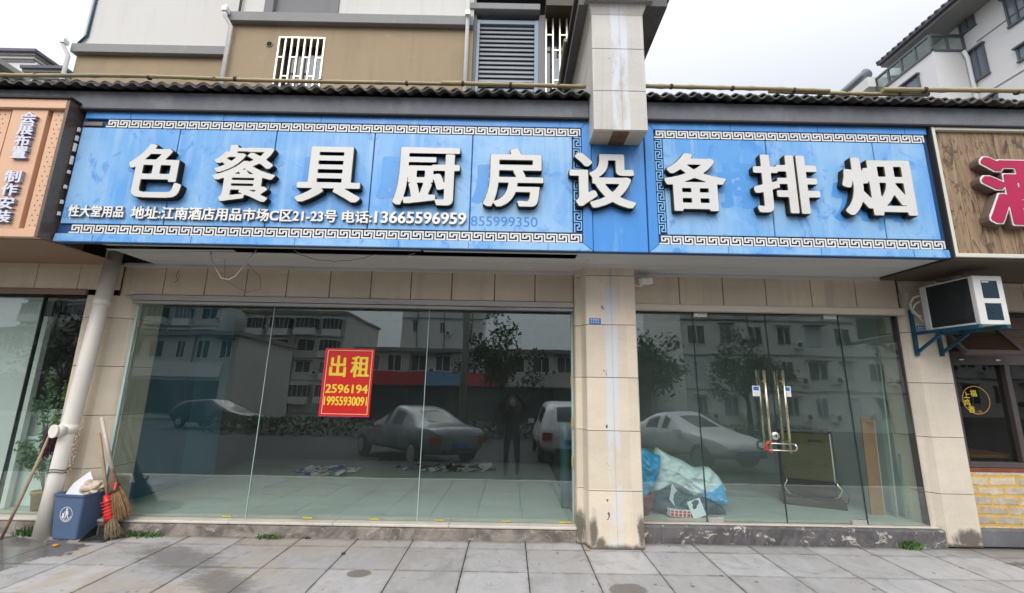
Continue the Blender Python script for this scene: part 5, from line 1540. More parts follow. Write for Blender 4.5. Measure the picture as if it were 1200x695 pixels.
# red rental notice on the glass
po = thing('rental_notice', (-1.822, gy(1.2) - 0.004, 1.205), 'red rental notice with yellow writing stuck on the left window', 'notice')
tm = Matrix.Translation((-1.827, gy(1.578), 1.578)) @ Matrix.Rotation(math.atan((GB - GT) / 2.28), 4, 'X') @ Matrix.Rotation(R(0.2), 4, 'Y') @ Matrix.Translation((1.827, 0, -1.578))
m = MB(); m.box(-2.104, -1.548, -0.003, -0.001, 1.206, 1.95, 0, tm); m.box(-2.110, -2.1045, -0.003, -0.001, 1.206, 1.95, 1, tm); m.box(-2.104, -1.548, -0.003, -0.001, 1.198, 1.2055, 1, tm)
m.build('sheet', ['poster', 'poster_edge'], po)
m = MB()
for (a, c, d, e) in ((-2.082, -1.57, 1.925, 1.931), (-2.082, -1.57, 1.223, 1.229), (-2.082, -2.075, 1.2295, 1.9245), (-1.577, -1.57, 1.2295, 1.9245)): m.box(a, c, -0.004, -0.0031, d, e, 0, tm)
m.build('border', 'poster_line', po)
for t, x0, x1, z0, z1, rx, ry in (('出', -2.045, -1.855, 1.628, 1.868, .032, .02), ('租', -1.805, -1.592, 1.628, 1.868, .03, .018), ('2596194', -2.065, -1.588, 1.452, 1.548, .030, .018), ('19955930091', -2.068, -1.585, 1.318, 1.415, .034, .016)):
    letters('writing', t, x0, x1, z0, z1, -0.0031, 0.001, ['poster_yellow', 'poster_yellow'], po, 100, rx, ry, xf=tm)

# number plates, camera, cables
def plate(x0, x1, y, z0, z1, label, rows):
    t = MB(); t.box(x0, x1, y - 0.004, y, z0, z1)
    t = bevel(t.build('number_plate', 'plate_blue', None, (x0, y, z0)), 0.001, 1); tag(t, label, 'number plate')
    d = MB()
    for zr, h, n, f in rows:
        for k in range(n):
            a = x0 + (x1 - x0) * (0.10 + 0.80 * k / n); w = (x1 - x0) * 0.8 / n
            zc_ = z0 + (z1 - z0) * zr
            d.box(a + w * .12, a + w * .3, y - 0.0052, y - 0.0042, zc_, zc_ + h); d.box(a + w * .38, a + w * .8, y - 0.0052, y - 0.0042, zc_ + h * .3, zc_ + h * .45); d.box(a + w * .38, a + w * .8, y - 0.0052, y - 0.0042, zc_ + h * .7, zc_ + h * .85)
            d.box(a + w * .52, a + w * .64, y - 0.0066, y - 0.0054, zc_, zc_ + h)
    d.build('plate_writing', 'white', t)
plate(0.858, 0.985, 4.6495, 2.243, 2.306, 'small blue number plate on the wide pillar with pale streak', ((0.55, 0.02, 4, 0), (0.14, 0.016, 4, 0)))
plate(4.655, 4.775, 4.8795, 2.262, 2.322, 'small blue number plate half behind the air conditioner bracket', ((0.5, 0.018, 4, 0), (0.12, 0.014, 4, 0)))
cm = thing('security_camera', (1.45, 4.8, 2.74), 'small white security camera beside the wide pillar under the soffit', 'camera')
m = MB(); m.tube([(1.40, 4.84, 2.72), (1.40, 4.80, 2.72), (1.47, 4.76, 2.70), (1.49, 4.74, 2.72)], 0.012, 8); m.build('bracket', 'white_pvc', cm)
m = MB(); ct = Matrix.Translation((1.52, 4.72, 2.745)) @ Matrix.Rotation(R(-62), 4, 'Z') @ Matrix.Rotation(R(8), 4, 'X')
m.box(-0.032, 0.032, -0.075, 0.075, -0.028, 0.028, 0, ct); m.box(-0.036, 0.036, -0.088, 0.08, 0.029, 0.034, 0, ct); bevel(m.build('housing', 'white_pvc', cm), 0.005, 2)
m = MB(); m.box(-0.027, 0.027, 0.0755, 0.078, -0.023, 0.023, 0, ct); m.build('lens', 'black_plastic', cm)
def sag(p0, p1, drop, n=16, wob=0.0, seed=0):
    rr = random.Random(seed); p0, p1 = Vector(p0), Vector(p1)
    return [p0.lerp(p1, t / n) + Vector((rr.uniform(-wob, wob), 0, -drop * 4 * (t / n) * (1 - t / n) + rr.uniform(-wob, wob))) for t in range(n + 1)]
def cable(path, r, mat, label, cat='cable'):
    m = MB(); m.tube(path, r, 6); o = m.build('hanging_cable', mat, None, tuple(path[0])); return tag(o, label, cat)
w1 = [(-3.13, 4.3, 2.90), (-3.10, 4.30, 2.80), (-3.05, 4.30, 2.71), (-2.98, 4.31, 2.60), (-2.90, 4.31, 2.585), (-2.83, 4.3, 2.62), (-2.74, 4.29, 2.75), (-2.64, 4.28, 2.90)]
cable(w1, 0.0055, 'cable_white', 'white cable looping down in a U from the torn soffit')
cable(sag((-2.25, 4.28, 2.90), (-1.0, 4.28, 2.90), 0.16, 18, 0.004, 3), 0.0035, 'cable_white', 'long pale cable sagging below the slot in the soffit')
cable(sag((-2.3, 4.27, 2.90), (-1.35, 4.27, 2.90), 0.11, 18, 0.006, 4), 0.0025, 'cable_black', 'thin black wire sagging beside the long pale cable')
cable([(-3.14, 4.55, 2.90), (-3.2, 4.7, 2.66), (-3.02, 4.83, 2.56), (-2.86, 4.83, 2.60), (-2.88, 4.8, 2.74), (-3.0, 4.7, 2.88)], 0.002, 'cable_black', 'fine dark wire curled behind the white cable loop')
cable([(-3.83, 4.82, 2.80), (-3.86, 4.83, 2.74), (-3.84, 4.84, 2.69), (-3.87, 4.84, 2.66)], 0.003, 'cable_black', 'short dark wire end on the tile near the left pillar')

# air conditioner and its bracket
ac = thing('air_conditioner', (4.8, 4.47, 2.25), 'white air conditioner outdoor unit mounted sideways on a steel wall bracket', 'air conditioner')
m = MB()
X0, X1, Y0, Y1, Z0, Z1 = 4.648, 4.94, 4.19, 4.76, 2.248, 2.745
m.box(X0 + 0.012, X1, Y0 + 0.05, Y1, Z0 + 0.004, Z1 - 0.004)
m.box(X0, X1 + 0.004, Y0, Y0 + 0.0495, Z0, Z1)
m.box(X0 - 0.004, X0 + 0.0115, Y1 - 0.07, Y1 + 0.002, Z0, Z1); m.box(X0 - 0.002, X0 + 0.0115, Y0 + 0.05, Y1 - 0.071, Z0, Z0 + 0.025); m.box(X0 - 0.002, X0 + 0.0115, Y0 + 0.05, Y1 - 0.071, Z1 - 0.016, Z1)
bevel(m.build('casing', 'ac_white', ac), 0.008, 2)
m = MB(); m.box(X0 + 0.002, X0 + 0.0119, Y0 + 0.051, Y1 - 0.072, Z0 + 0.026, Z1 - 0.017)
m.build('coil', 'ac_grille', ac)
m = MB()
for k in range(26): m.box(X0 - 0.001, X0 + 0.0018, Y0 + 0.054 + 0.0168 * k, Y0 + 0.0565 + 0.0168 * k, Z0 + 0.027, Z1 - 0.018)
m.build('guard', 'black_plastic', ac)
m = MB()
for z0, z1 in ((Z0 + 0.045, Z0 + 0.215), (Z0 + 0.265, Z0 + 0.445)):
    m.box(X0 + 0.075, X1 - 0.055, Y0 - 0.003, Y0 + 0.01, z0, z1)
bevel(m.build('side_opening', 'ac_open', ac), 0.002, 1)
m = MB(); m.box(X0 + 0.08, X0 + 0.15, Y0 - 0.006, Y0 - 0.0035, Z0 + 0.425, Z0 + 0.437); m.build('badge', 'white', ac)
m = MB(); m.lathe((4.86, 4.52, 2.79), [(0.05, -0.045), (0.055, -0.02), (0.05, 0.03), (0.0, 0.035)], 14); m.build('top_cover', 'ac_white', ac)
m = MB(); m.tube([(4.66, 4.77, 2.66), (4.62, 4.82, 2.64), (4.60, 4.85, 2.58), (4.62, 4.86, 2.47), (4.66, 4.8, 2.42)], 0.014, 8); m.tube([(4.66, 4.77, 2.60), (4.61, 4.80, 2.56), (4.61, 4.84, 2.50), (4.67, 4.80, 2.36)], 0.01, 8); m.build('pipework', 'cream_frame', ac)
bk = thing('wall_bracket', (4.75, 4.87, 2.1), 'dark teal steel wall bracket under the air conditioner', 'bracket')
for x in (4.605, 4.885):
    m = MB(); m.box(x - 0.02, x + 0.02, 4.856, 4.8785, 1.98, 2.50 if x < 4.7 else 2.24); m.build('upright', 'teal_steel', bk)
    m = MB(); m.box(x - 0.018, x + 0.018, 4.16, 4.855, 2.21, 2.2455); m.build('arm', 'teal_steel', bk)
    m = MB(); q = Matrix.Translation((x, 4.855, 2.03)) @ Matrix.Rotation(R(31), 4, 'X')
    m.box(-0.012, 0.012, -0.36, 0, -0.014, 0.014, 0, Matrix.Translation((x, 4.855, 2.02)) @ Matrix.Rotation(R(-31), 4, 'X')); m.build('brace', 'teal_steel', bk)
m = MB(); m.box(4.626, 4.866, 4.60, 4.64, 2.21, 2.2455); m.build('cross_bar', 'teal_steel', bk)

# ------------------------------------------------------------------ things inside the empty shop
def sheet_fold(name, prof, mats, label, cat, loc):
    pass
tb = thing('teal_partition', (-4.45, 5.9, 0.15), 'teal board partition standing inside the left window', 'partition')
m = MB(); m.prism([(-4.57, 5.12), (-4.50, 5.12), (-4.46, 6.25), (-4.53, 6.25)], 'z', 0.148, 2.6); m.build('board', 'teal', tb)
m = MB(); m.prism([(-4.53, 6.252), (-4.46, 6.252), (-4.33, 6.75), (-4.40, 6.75)], 'z', 0.148, 2.6); m.build('board', 'teal_light', tb)
o = MB(); pr = [(0.625, 5.50), (0.72, 5.44), (0.745, 5.52), (0.745, 5.72), (0.64, 5.70)]
o.loft([[(x, y, z) for x, y in [(0.665 + (a - 0.65) * s, 5.58 + (c - 5.58) * s) for a, c in pr]] for z, s in ((0.150, 0.75), (0.17, 0.95), (0.4, 1.0), (0.9, 0.95), (1.1, 0.8), (1.14, 0.4))], 0, True, True)
o = o.build('rolled_sheet', 'bag_teal', None, (0.65, 5.58, 0.15)); tag(o, 'upright teal roll inside the left window by the wide pillar', 'roll')
# heap of tarpaulin behind the right pane
def cloth(name, outline, y, thick, mat, label, seed, cat='tarpaulin', loc=None, hem=None, amp=0.065):
    """a folded sheet heap: an outline (x, z) filled with a bulging, creased surface with real depth"""
    rr = random.Random(seed)
    cx = sum(p[0] for p in outline) / len(outline); cz = sum(p[1] for p in outline) / len(outline)
    n = 96; K = 20; outline = [(0 + p[0] * y / 5.2 + 0.0, 1.6 + (p[1] - 1.6) * y / 5.2) if y > 5.25 else p for p in outline]
    gx_ = sum(p[0] for p in outline) / len(outline); gz_ = sum(p[1] for p in outline) / len(outline)
    outline = [(gx_ + (p[0] - gx_) * 1.06, max(0.19, gz_ + (p[1] - gz_) * 1.08)) for p in outline]
    # resample outline
    pts = [Vector((p[0], p[1])) for p in outline]; seg = [(pts[(k + 1) % len(pts)] - pts[k]).length for k in range(len(pts))]; T = sum(seg); res = []
    for i in range(n):
        d = T * i / n; k = 0
        while d > seg[k]: d -= seg[k]; k += 1
        res.append(pts[k].lerp(pts[(k + 1) % len(pts)], d / seg[k]))
    waves = [(rr.uniform(-22, 22), rr.uniform(-26, 26), rr.uniform(0, 6), rr.uniform(.4, 1)) for _ in range(9)]
    def disp(x, z):
        wx = x + .03 * math.sin(9 * z + seed); wz = z + .03 * math.sin(11 * x + seed)
        return sum(a * (1 - abs(math.sin(fx * wx + fz * wz + p))) ** 2 for fx, fz, p, a in waves) / 4 + .25 * sum(a * (1 - abs(math.sin(2.7 * fx * wz - 2.3 * fz * wx + p))) ** 2 for fx, fz, p, a in waves[:5]) / 3
    m = MB(); rings = []
    for j in range(K + 1):
        s = 1 - j / K * 0.97
        h = thick * math.sqrt(max(0, 1 - s * s))
        rings.append([(cx + (p.x - cx) * s, y - h - amp * disp(cx + (p.x - cx) * s, cz + (p.y - cz) * s) * (1 - s ** 6), cz + (p.y - cz) * s) for p in res])
    back = [[(cx + (p.x - cx) * s, y + thick * 0.8 * math.sqrt(max(0, 1 - s * s)), cz + (p.y - cz) * s) for p in res] for s in (0.03, 0.3, 0.6, 0.85, 0.97)]
    m.loft(back + rings, 0, True, True)
    o = m.build(name, mat, None, loc or (cx, y, 0.18)); tag(o, label, cat)
    if hem:
        h = MB(); h.tube([(p[0], y - 0.02, p[1]) for p in hem], 0.008, 6); h.build('hem', 'tarp_navy', o)
    return o
cloth('tarpaulin', [(1.60, 0.42), (1.66, 0.78), (1.72, 0.88), (1.86, 0.80), (1.98, 0.76), (2.12, 0.68), (2.28, 0.69), (2.38, 0.60), (2.46, 0.46), (2.30, 0.35), (2.10, 0.36), (1.92, 0.46), (1.78, 0.48)], 5.38, 0.15, 'tarp_white',
      'large pale tarpaulin draped over the heap behind the right pane', 21, hem=[(1.62, 0.42), (1.78, 0.475), (1.92, 0.455), (2.10, 0.355), (2.30, 0.345)])
cloth('tarpaulin', [(2.22, 0.37), (2.36, 0.42), (2.46, 0.50), (2.50, 0.28), (2.36, 0.30)], 5.24, 0.06, 'tarp_blue', 'bright blue corner of the folded tarpaulin behind the door hinge', 22)
cloth('plastic_bag', [(1.40, 0.45), (1.40, 0.86), (1.55, 0.88), (1.66, 0.82), (1.74, 0.80), (1.72, 0.62), (1.66, 0.50), (1.54, 0.36)], 5.20, 0.08, 'tarp_blue', 'shiny bright blue bag against the wide pillar behind the glass', 23, 'bag', amp=0.10)
cloth('plastic_bag', [(1.66, 0.20), (1.68, 0.42), (1.84, 0.46), (2.0, 0.40), (2.2, 0.36), (2.38, 0.32), (2.44, 0.20), (2.30, 0.19)], 5.27, 0.10, 'bag_teal', 'dark teal bag slumped under the pale tarpaulin', 24, 'bag', amp=0.10)
m = MB(); m.lathe((1.50, 5.22, 0.186), [(0.0, 0.0), (0.10, 0.0), (0.15, 0.20), (0.162, 0.205), (0.15, 0.215), (0.10, 0.02), (0.0, 0.02)], 28)
m.tube([(1.50 - 0.15, 5.20, 0.39), (1.45, 5.06, 0.33), (1.56, 5.05, 0.30), (1.645, 5.16, 0.37)], 0.005, 6)
tag(m.build('basin', 'basin_red', None, (1.50, 5.22, 0.186)), 'dark red plastic basin beside the bags behind the glass', 'basin')
m = MB(); ct = Matrix.Translation((1.90, 5.12, 0.226)) @ Matrix.Rotation(R(8), 4, 'Z') @ Matrix.Rotation(R(4), 4, 'Y')
m.box(-0.12, 0.12, -0.04, 0.04, -0.035, 0.035, 0, ct)
for k in range(5): m.box(-0.115 + 0.048 * k, -0.08 + 0.048 * k, -0.0415, -0.0405, -0.03, 0.0, 1, ct); m.box(-0.115 + 0.048 * k, -0.08 + 0.048 * k, -0.0415, -0.0405, 0.006, 0.028, 1, ct)
tag(m.build('carton', ['paper', 'red_plastic'], None, (1.9, 5.12, 0.19)), 'small red and white carton lying in front of the teal bag', 'carton')
for k, (x, y, z, rz, ry, rx, lab) in enumerate(((1.86, 5.14, 0.40, 20, 32, -18, 'white paper sheet sticking out above the teal bag'), (2.10, 5.12, 0.27, -12, -20, -8, 'curled white paper with blue edge beside the carton'))):
    m = MB(); ct = Matrix.Translation((x, y, z)) @ Matrix.Rotation(R(rz), 4, 'Z') @ Matrix.Rotation(R(ry), 4, 'Y') @ Matrix.Rotation(R(rx), 4, 'X')
    m.loft([[ct @ Vector((u, 0.03 * math.sin(u * 16), v)) for u, v in ((-0.075, h), (0.075, h))] + [ct @ Vector((u, 0.03 * math.sin(u * 16) + 0.003, v)) for u, v in ((0.075, h), (-0.075, h))] for h in (-0.09, -0.04, 0.0, 0.05, 0.09)], 0, True, False)
    o = m.build('paper_sheet', 'paper', None, (x, y, z)); tag(o, lab, 'paper')
# dark stand with olive panel
sd = thing('display_stand', (3.72, 5.75, 0.18), 'dark wooden stand with an olive panel and curled metal arms', 'stand')
T_ = Matrix.Translation((3.80, 5.75, 0.18)) @ Matrix.Rotation(R(-24), 4, 'Z') @ Matrix.Rotation(0, 4, 'X')
m = MB(); m.box(-0.33, 0.33, -0.16, 0.16, 0.0, 0.09, 0, T_); m.box(-0.28, 0.30, -0.13, 0.15, 0.0905, 0.11, 0, T_); bevel(m.build('base', 'stand_dark', sd), 0.006, 2)
m = MB()
for x in (0.265, -0.30): 
    m2 = [(-0.12, 0.1105), (0.14, 0.1105), (0.06, 0.88), (-0.02, 0.88)]
    k0 = len(m.v); m.prism(m2, 'x', x, x + 0.03); m.v[k0:] = [tuple(T_ @ Vector(v)) for v in m.v[k0:]]
m.box(-0.268, 0.263, 0.02, 0.05, 0.1105, 0.86, 0, T_); m.build('side_board', 'stand_dark', sd)
m = MB(); m.box(-0.285, 0.25, -0.075, -0.055, 0.30, 0.85, 0, T_); m.box(0.251, 0.264, -0.08, -0.05, 0.28, 0.86, 1, T_); m.box(0.02, 0.16, -0.078, -0.0755, 0.755, 0.785, 2, T_)
bevel(m.build('panel', ['olive', 'cream_frame', 'black'], sd), 0.003, 1)
m = MB(); m.box(-0.27, 0.26, -0.03, 0.0, 0.90, 0.915, 0, T_); m.tube([T_ @ Vector((-0.2, -0.015, 0.90)), T_ @ Vector((-0.2, -0.015, 0.86))], 0.006, 6); m.tube([T_ @ Vector((0.2, -0.015, 0.90)), T_ @ Vector((0.2, -0.015, 0.86))], 0.006, 6); m.build('top_bar', 'black_plastic', sd)
m = MB()
for sx in (-1, 1):
    m.tube([T_ @ Vector(p) for p in ((sx * .2, -.14, .11), (sx * .26, -.17, .15), (sx * .30, -.17, .22), (sx * .26, -.15, .28), (sx * .27, -.12, .33))], 0.011, 8)
m.build('curled_arm', 'steel_gold', sd)
m = MB(); m.tube([T_ @ Vector(p) for p in ((.2, .14, .05), (.36, .2, .25), (.45, .22, .1), (.42, .2, .012))], 0.006, 6); m.build('flex', 'cable_black', sd)
ul = MB(); ul.tube([(2.80, gy(1.0) - 0.075, 1.005), (3.11, gy(1.0) - 0.075, 1.0)], 0.007, 8); ul.tube([(2.82, gy(1.0) - 0.075, 0.935), (3.11, gy(1.0) - 0.075, 0.93)], 0.007, 8)
ul.tube([(3.11, gy(1.0) - 0.075, 1.0), (3.13, gy(1.0) - 0.075, 0.965), (3.11, gy(1.0) - 0.075, 0.93)], 0.008, 8, 0)
ul.tube([(2.83 + 0.042 * math.cos(a), gy(1.0) - 0.08, 0.97 + 0.045 * math.sin(a)) for a in [R(70 + 22 * q) for q in range(11)]], 0.012, 8, 1)
tag(ul.build('u_lock', ['steel', 'red_plastic'], None, (2.95, gy(1.0) - 0.07, 0.96)), 'steel and red U-lock hung across the two long door handles', 'lock')
# leaning sheets
m = MB(); lm = Matrix.Translation((4.29, 5.33, 0.18)) @ Matrix.Rotation(R(-3), 4, 'X') @ Matrix.Rotation(R(4), 4, 'Y')
m.box(-0.085, 0.065, 0, 0.018, 0, 1.08, 0, lm); m.box(0.0655, 0.072, 0, 0.018, 0, 1.08, 1, lm)
tag(m.build('board', ['board', 'cream_frame'], None, (4.29, 5.33, 0.18)), 'narrow brown chipboard panel leaning inside the right pane', 'board')
for k, (x, w, lab) in enumerate(((4.435, 0.009, 'pale green glass sheet leaning nearest the brown board'), (4.485, 0.006, 'thin pale glass sheet leaning against the right side rail'))):
    m = MB(); lm = Matrix.Translation((x, 5.18 + 0.07 * (1 - k), 0.188)) @ Matrix.Rotation(R(2.0 + k), 4, 'Y')
    m.box(-w, w, 0, 0.06 - 0.02 * k, 0, 1.85 - 0.15 * k, 0, lm); tag(m.build('glass_sheet', 'sheet_glass', None, (x, 5.2, 0.188)), lab, 'glass sheet', 'glass sheets leaning in the right corner')
m = MB(); ct = Matrix.Translation((4.30, 7.4, 1.62)); m.box(-0.10, 0.1, -0.12, 0.02, -0.08, 0.08, 0, ct)
tag(bevel(m.build('meter_box', 'white', None, (4.3, 7.4, 1.6)), 0.004, 1), 'small white box on the inner right wall', 'box') if False else bpy.data.objects.remove(bevel(m.build('meter_box', 'white', None, (4.3, 7.4, 1.6)), 0.004, 1))
# plastic scraps on the shop floor
rr = random.Random(31)
def scrap_pile(cx, cy, rx, ry, n, label, mats):
    m = MB()
    for k in range(n):
        a = rr.uniform(0, 2 * PI); q = rr.random() ** .5; x, y = cx + rx * q * math.cos(a), cy + ry * q * math.sin(a); s = rr.uniform(.025, .085); t = rr.uniform(-1.2, 1.2)
        u = Vector((math.cos(t), math.sin(t), rr.uniform(-.15, .35))) * s; w = Vector((-math.sin(t), math.cos(t), rr.uniform(-.2, .5))) * s * rr.uniform(.3, .9); c = Vector((x, y, 0.16 + abs(u.z) + abs(w.z)))
        mi = rr.randrange(len(mats)); up = Vector((0, 0, .004))
        p = [c - u - w, c + u - w * .6, c + u * .7 + w, c - u * .8 + w * .7]; p2 = [v + up for v in p]
        m.quad(p2, mi); m.quad(p[::-1], mi)
        for j in range(4): m.quad([p[j], p[(j + 1) % 4], p2[(j + 1) % 4], p2[j]], mi)
    o = m.build('scrap_pile', mats, None, (cx, cy, 0.15)); tag(o, label, 'scrap pile'); return o
scrap_pile(-2.9, 7.3, 0.5, 0.35, 80, 'loose pile of pale plastic scraps on the floor below the red notice', ['paper', 'paper', 'tarp_navy', 'kraft'])
scrap_pile(-1.0, 7.7, 0.85, 0.3, 90, 'mixed wide pile of scraps on the floor right of the window seam', ['black_plastic', 'in_dark', 'paper', 'kraft'])

# weeds, leaves and litter
def tuft(x, y, r, h, n, label, seed):
    rr = random.Random(seed); m = MB()
    for k in range(n):
        a = rr.uniform(0, 2 * PI); q = r * rr.random(); b0 = Vector((x + q * math.cos(a) * 1.5, y + q * math.sin(a) * .5, 0)); l = h * rr.uniform(.4, 1); d = Vector((rr.gauss(0, .5), rr.gauss(-.15, .3), 1)).normalized()
        t = b0 + d * l + Vector((0, 0, -0.1 * l)); s = Vector((rr.uniform(-1, 1), rr.uniform(-1, 1), 0)).normalized() * rr.uniform(.003, .008)
        mid = b0.lerp(t, .55) + Vector((0, 0, .15 * l)); m.quad([b0 - s, b0 + s, mid + s * 1.3, mid - s * 1.3]); m.quad([mid - s * 1.3, mid + s * 1.3, t])
    o = m.build('weed_tuft', 'grass', None, (x, y, 0)); return tag(o, label, 'weed', 'weeds at the foot of the kerb')
tuft(-4.80, 4.77, 0.12, 0.10, 160, 'green weed at the kerb left of the drainpipe foot', 1); tuft(-3.72, 4.80, 0.16, 0.07, 150, 'green weed at the kerb beside the old broom', 2)
tuft(-2.42, 4.80, 0.10, 0.06, 90, 'green weed at the kerb below the left window seam', 3); tuft(-2.05, 4.81, 0.04, 0.03, 30, 'smallest weed at the kerb below the notice', 4)
tuft(4.15, 4.81, 0.07, 0.11, 140, 'green weed at the flaking kerb by the right corner pillar', 5)
m = MB(); rr = random.Random(9)
for k in range(130):
    x, y = rr.uniform(-4.6, 5.2), rr.uniform(3.5, 4.78); s = rr.uniform(0.003, 0.011); a = rr.uniform(0, PI)
    u = Vector((math.cos(a), math.sin(a), rr.uniform(0, .3))) * s * rr.uniform(1, 2.2); w = Vector((-math.sin(a), math.cos(a), 0)) * s * .7; c = Vector((x, y, 0.0045))
    m.quad([c - u, c - w, c + u, c + w], 0 if rr.random() < .8 else 1)
tag(m.build('litter', ['stick', 'orange'], None, (0, 4.2, 0)), 'tiny leaf crumbs and litter scattered over the paving', 'litter', kind='stuff')
for x, y, s, mat, lab in ((0.80, 4.62, .022, 'orange', 'orange leaf beside the foot of the wide pillar'), (-4.28, 4.50, .03, 'orange', 'yellow-orange scrap in front of the blue bin'), (-1.52, 4.42, .02, 'black_plastic', 'dark curled scrap on the paving left of the middle')):
    m = MB(); m.lathe((x, y, 0.004), [(0, 0.0), (s, 0.004), (s * .8, 0.012), (0, 0.010)], 7); tag(m.build('fallen_scrap', mat, None, (x, y, 0)), lab, 'scrap')

# ------------------------------------------------------------------ the other side of the street, behind the viewer (seen mirrored in the glass)
def facade(name, x0, x1, y, z1, depth, mat, label, storeys, pitch, z0, cols, wmat='opp_dark', fmat='opp_white', balcony=False, ww=0.62):
    t = thing(name, ((x0 + x1) / 2, y, -0.4), label, 'building')
    m = MB(); m.box(x0, x1, y - depth, y, -0.4, z1); m.build('wall', mat, t)
    m = MB(); m.box(x0 - 0.3, x1 + 0.3, y - depth - .3, y + 0.4, z1 + 0.001, z1 + 0.35); m.build('roof', 'grey_band', t)
    cw = (x1 - x0) / cols; fr_ = random.Random(int(abs(x0 * 10)) + cols)
    for s in range(storeys):
        q = MB(); q.box(x0 - .02, x1 + .02, y + .001, y + .12, z0 + s * pitch + 1.9, z0 + s * pitch + 2.0); q.build('string_course', 'grey_band', t)
    for k in range(3):
        xx = x0 + (x1 - x0) * (k + .5) / 3 + .3; q = MB(); q.tube([(xx, y + .1, -.4), (xx, y + .1, z1)], .06, 6); q.build('downpipe', 'grey_dark', t)
    for s in range(storeys):
        zb = z0 + s * pitch
        for c in range(cols):
            w_ = ww * fr_.uniform(.65, 1.1); a = x0 + cw * (c + .5 - w_ / 2); e = x0 + cw * (c + .5 + w_ / 2)
            f = MB(); f.box(a, e, y + 0.001, y + 0.06, zb, zb + 0.07); f.box(a, e, y + 0.001, y + 0.06, zb + 1.43, zb + 1.5)
            n = max(2, int((e - a) / 0.8))
            for k in range(n + 1): f.box(a + (e - a) * k / n - .035, a + (e - a) * k / n + .035, y + 0.001, y + 0.055, zb + .071, zb + 1.429)
            f = f.build('window', fmat, t)
            p = MB(); p.box(a, e, y + 0.0012, y + 0.02, zb + .072, zb + 1.428); p.build('pane', fr_.choice([wmat, wmat, 'dark_glass', 'blue_glass', 'curtain']), f)
            if fr_.random() < 0.45:
                ax = e + fr_.uniform(.05, .3); q = MB(); q.box(ax, ax + .75, y + .03, y + .38, zb - .25, zb + .3); q.lathe((ax + .35, y, zb + .02), [(0.02, .385), (.2, .385), (.2, .395), (0.02, .395)], 12, 1, 'y'); q.build('cooling_unit', ['opp_white', 'opp_dark'], t)
            if fr_.random() < 0.3:
                q = MB(); q.box(a - .15, e + .15, y + .02, y + .55, zb + 1.55, zb + 1.62); q.build('awning', fr_.choice(['opp_white', 'far_concrete', 'opp_dark']), t)
            if balcony and fr_.random() < 0.6:
                d = fr_.uniform(.7, 1.3); q = MB(); q.box(a - .3, e + .3, y + .07, y + d, zb - .95, zb - .05, 0); q.box(a - .25, e + .25, y + .07, y + d - .06, zb - .04, zb + 1.35, 1); q.box(a - .35, e + .35, y + .07, y + d + .1, zb + 1.36, zb + 1.48, 0)
                for k in range(5): q.box(a - .27 + k * (e - a + .5) / 4, a - .22 + k * (e - a + .5) / 4, y + d - .059, y + d - .02, zb - .04, zb + 1.35, 0)
                q.build('balcony', ['opp_white', fr_.choice(['opp_dark', 'blue_glass', 'dark_glass'])], t)
    return t
bA = facade('corner_house', -46, -22.5, -26, 6.3, 9, 'opp_wall', 'two-storey shop block mirrored in the left end of the glass', 1, 3.2, 4.45, 12)
m = MB(); m.box(-44, -23.5, -25.95, -25.8, 2.9, 4.1); m.build('shop_sign', 'opp_white', bA); m = MB(); m.box(-44, -23.5, -25.98, -25.9, 0, 2.6); m.build('shutter', 'opp_dark', bA)
facade('balcony_flats', -36, -22.3, -48, 12.6, 14, 'opp_wall', 'tall flats with stacked balconies mirrored above the red notice', 4, 2.9, 1.7, 4, balcony=True)
facade('balcony_flats', -64, -38, -46, 18, 12, 'opp_wall', 'wide flats mirrored at the left end above the shop block', 5, 2.95, 2.4, 8, balcony=True)
bC = facade('shop_row', -14, 13, -30, 5.7, 8, 'opp_wall', 'low shop row with red and blue signs mirrored in the left window', 1, 3, 3.95, 12, ww=.72)
for a, e, mt in ((-13.9, -7.6, 'opp_red'), (-7.5, -3.9, 'opp_blue'), (-3.8, -0.6, 'opp_red'), (0.2, 6.0, 'opp_wall'), (8.2, 11.8, 'opp_blue')):
    m = MB(); m.box(a, e, -29.95, -29.6, 2.7, 3.9); m.build('shop_sign', mt, bC)
m = MB(); m.box(-13.9, 12.9, -29.98, -29.9, -0.3, 2.6); m.build('shutter', 'opp_dark', bC)
facade('end_wall_tower', -14, -3.6, -45, 22, 8, 'opp_white', 'tall white end wall mirrored near the middle of the left window', 4, 4.2, 5.6, 3, ww=.2)
facade('white_flats', 13.6, 44, -24, 15, 9, 'opp_white', 'white four-storey flats mirrored in the glass doors', 5, 2.75, 0.6, 13, ww=.52)
def tree(x, y, h, r, label, seed):
    rr = random.Random(seed); t = thing('street_tree', (x, y, -0.4), label, 'tree', 'street trees across the road')
    m = MB(); m.tube([(x, y, -0.4), (x + .1, y, h * .3), (x - .05, y + .1, h * .6)], [0.16, 0.12, 0.07], 8)
    for k in range(5):
        a = rr.uniform(0, 2 * PI); m.tube([(x, y, h * .35), (x + r * .5 * math.cos(a), y + r * .5 * math.sin(a), h * .7)], [0.06, 0.02], 6)
    m.build('trunk', 'bark', t); m = MB()
    cl = [Vector((x + rr.gauss(0, r * .45), y + rr.gauss(0, r * .45), h * .66 + rr.gauss(0, h * .14))) for _ in range(26)]
    for k in range(2600):
        c = rr.choice(cl); leaf(m, c + Vector((rr.gauss(0, .3), rr.gauss(0, .3), rr.gauss(0, .26))), rr.uniform(.07, .14), rr)
    m.build('crown', 'tree_leaf', t)
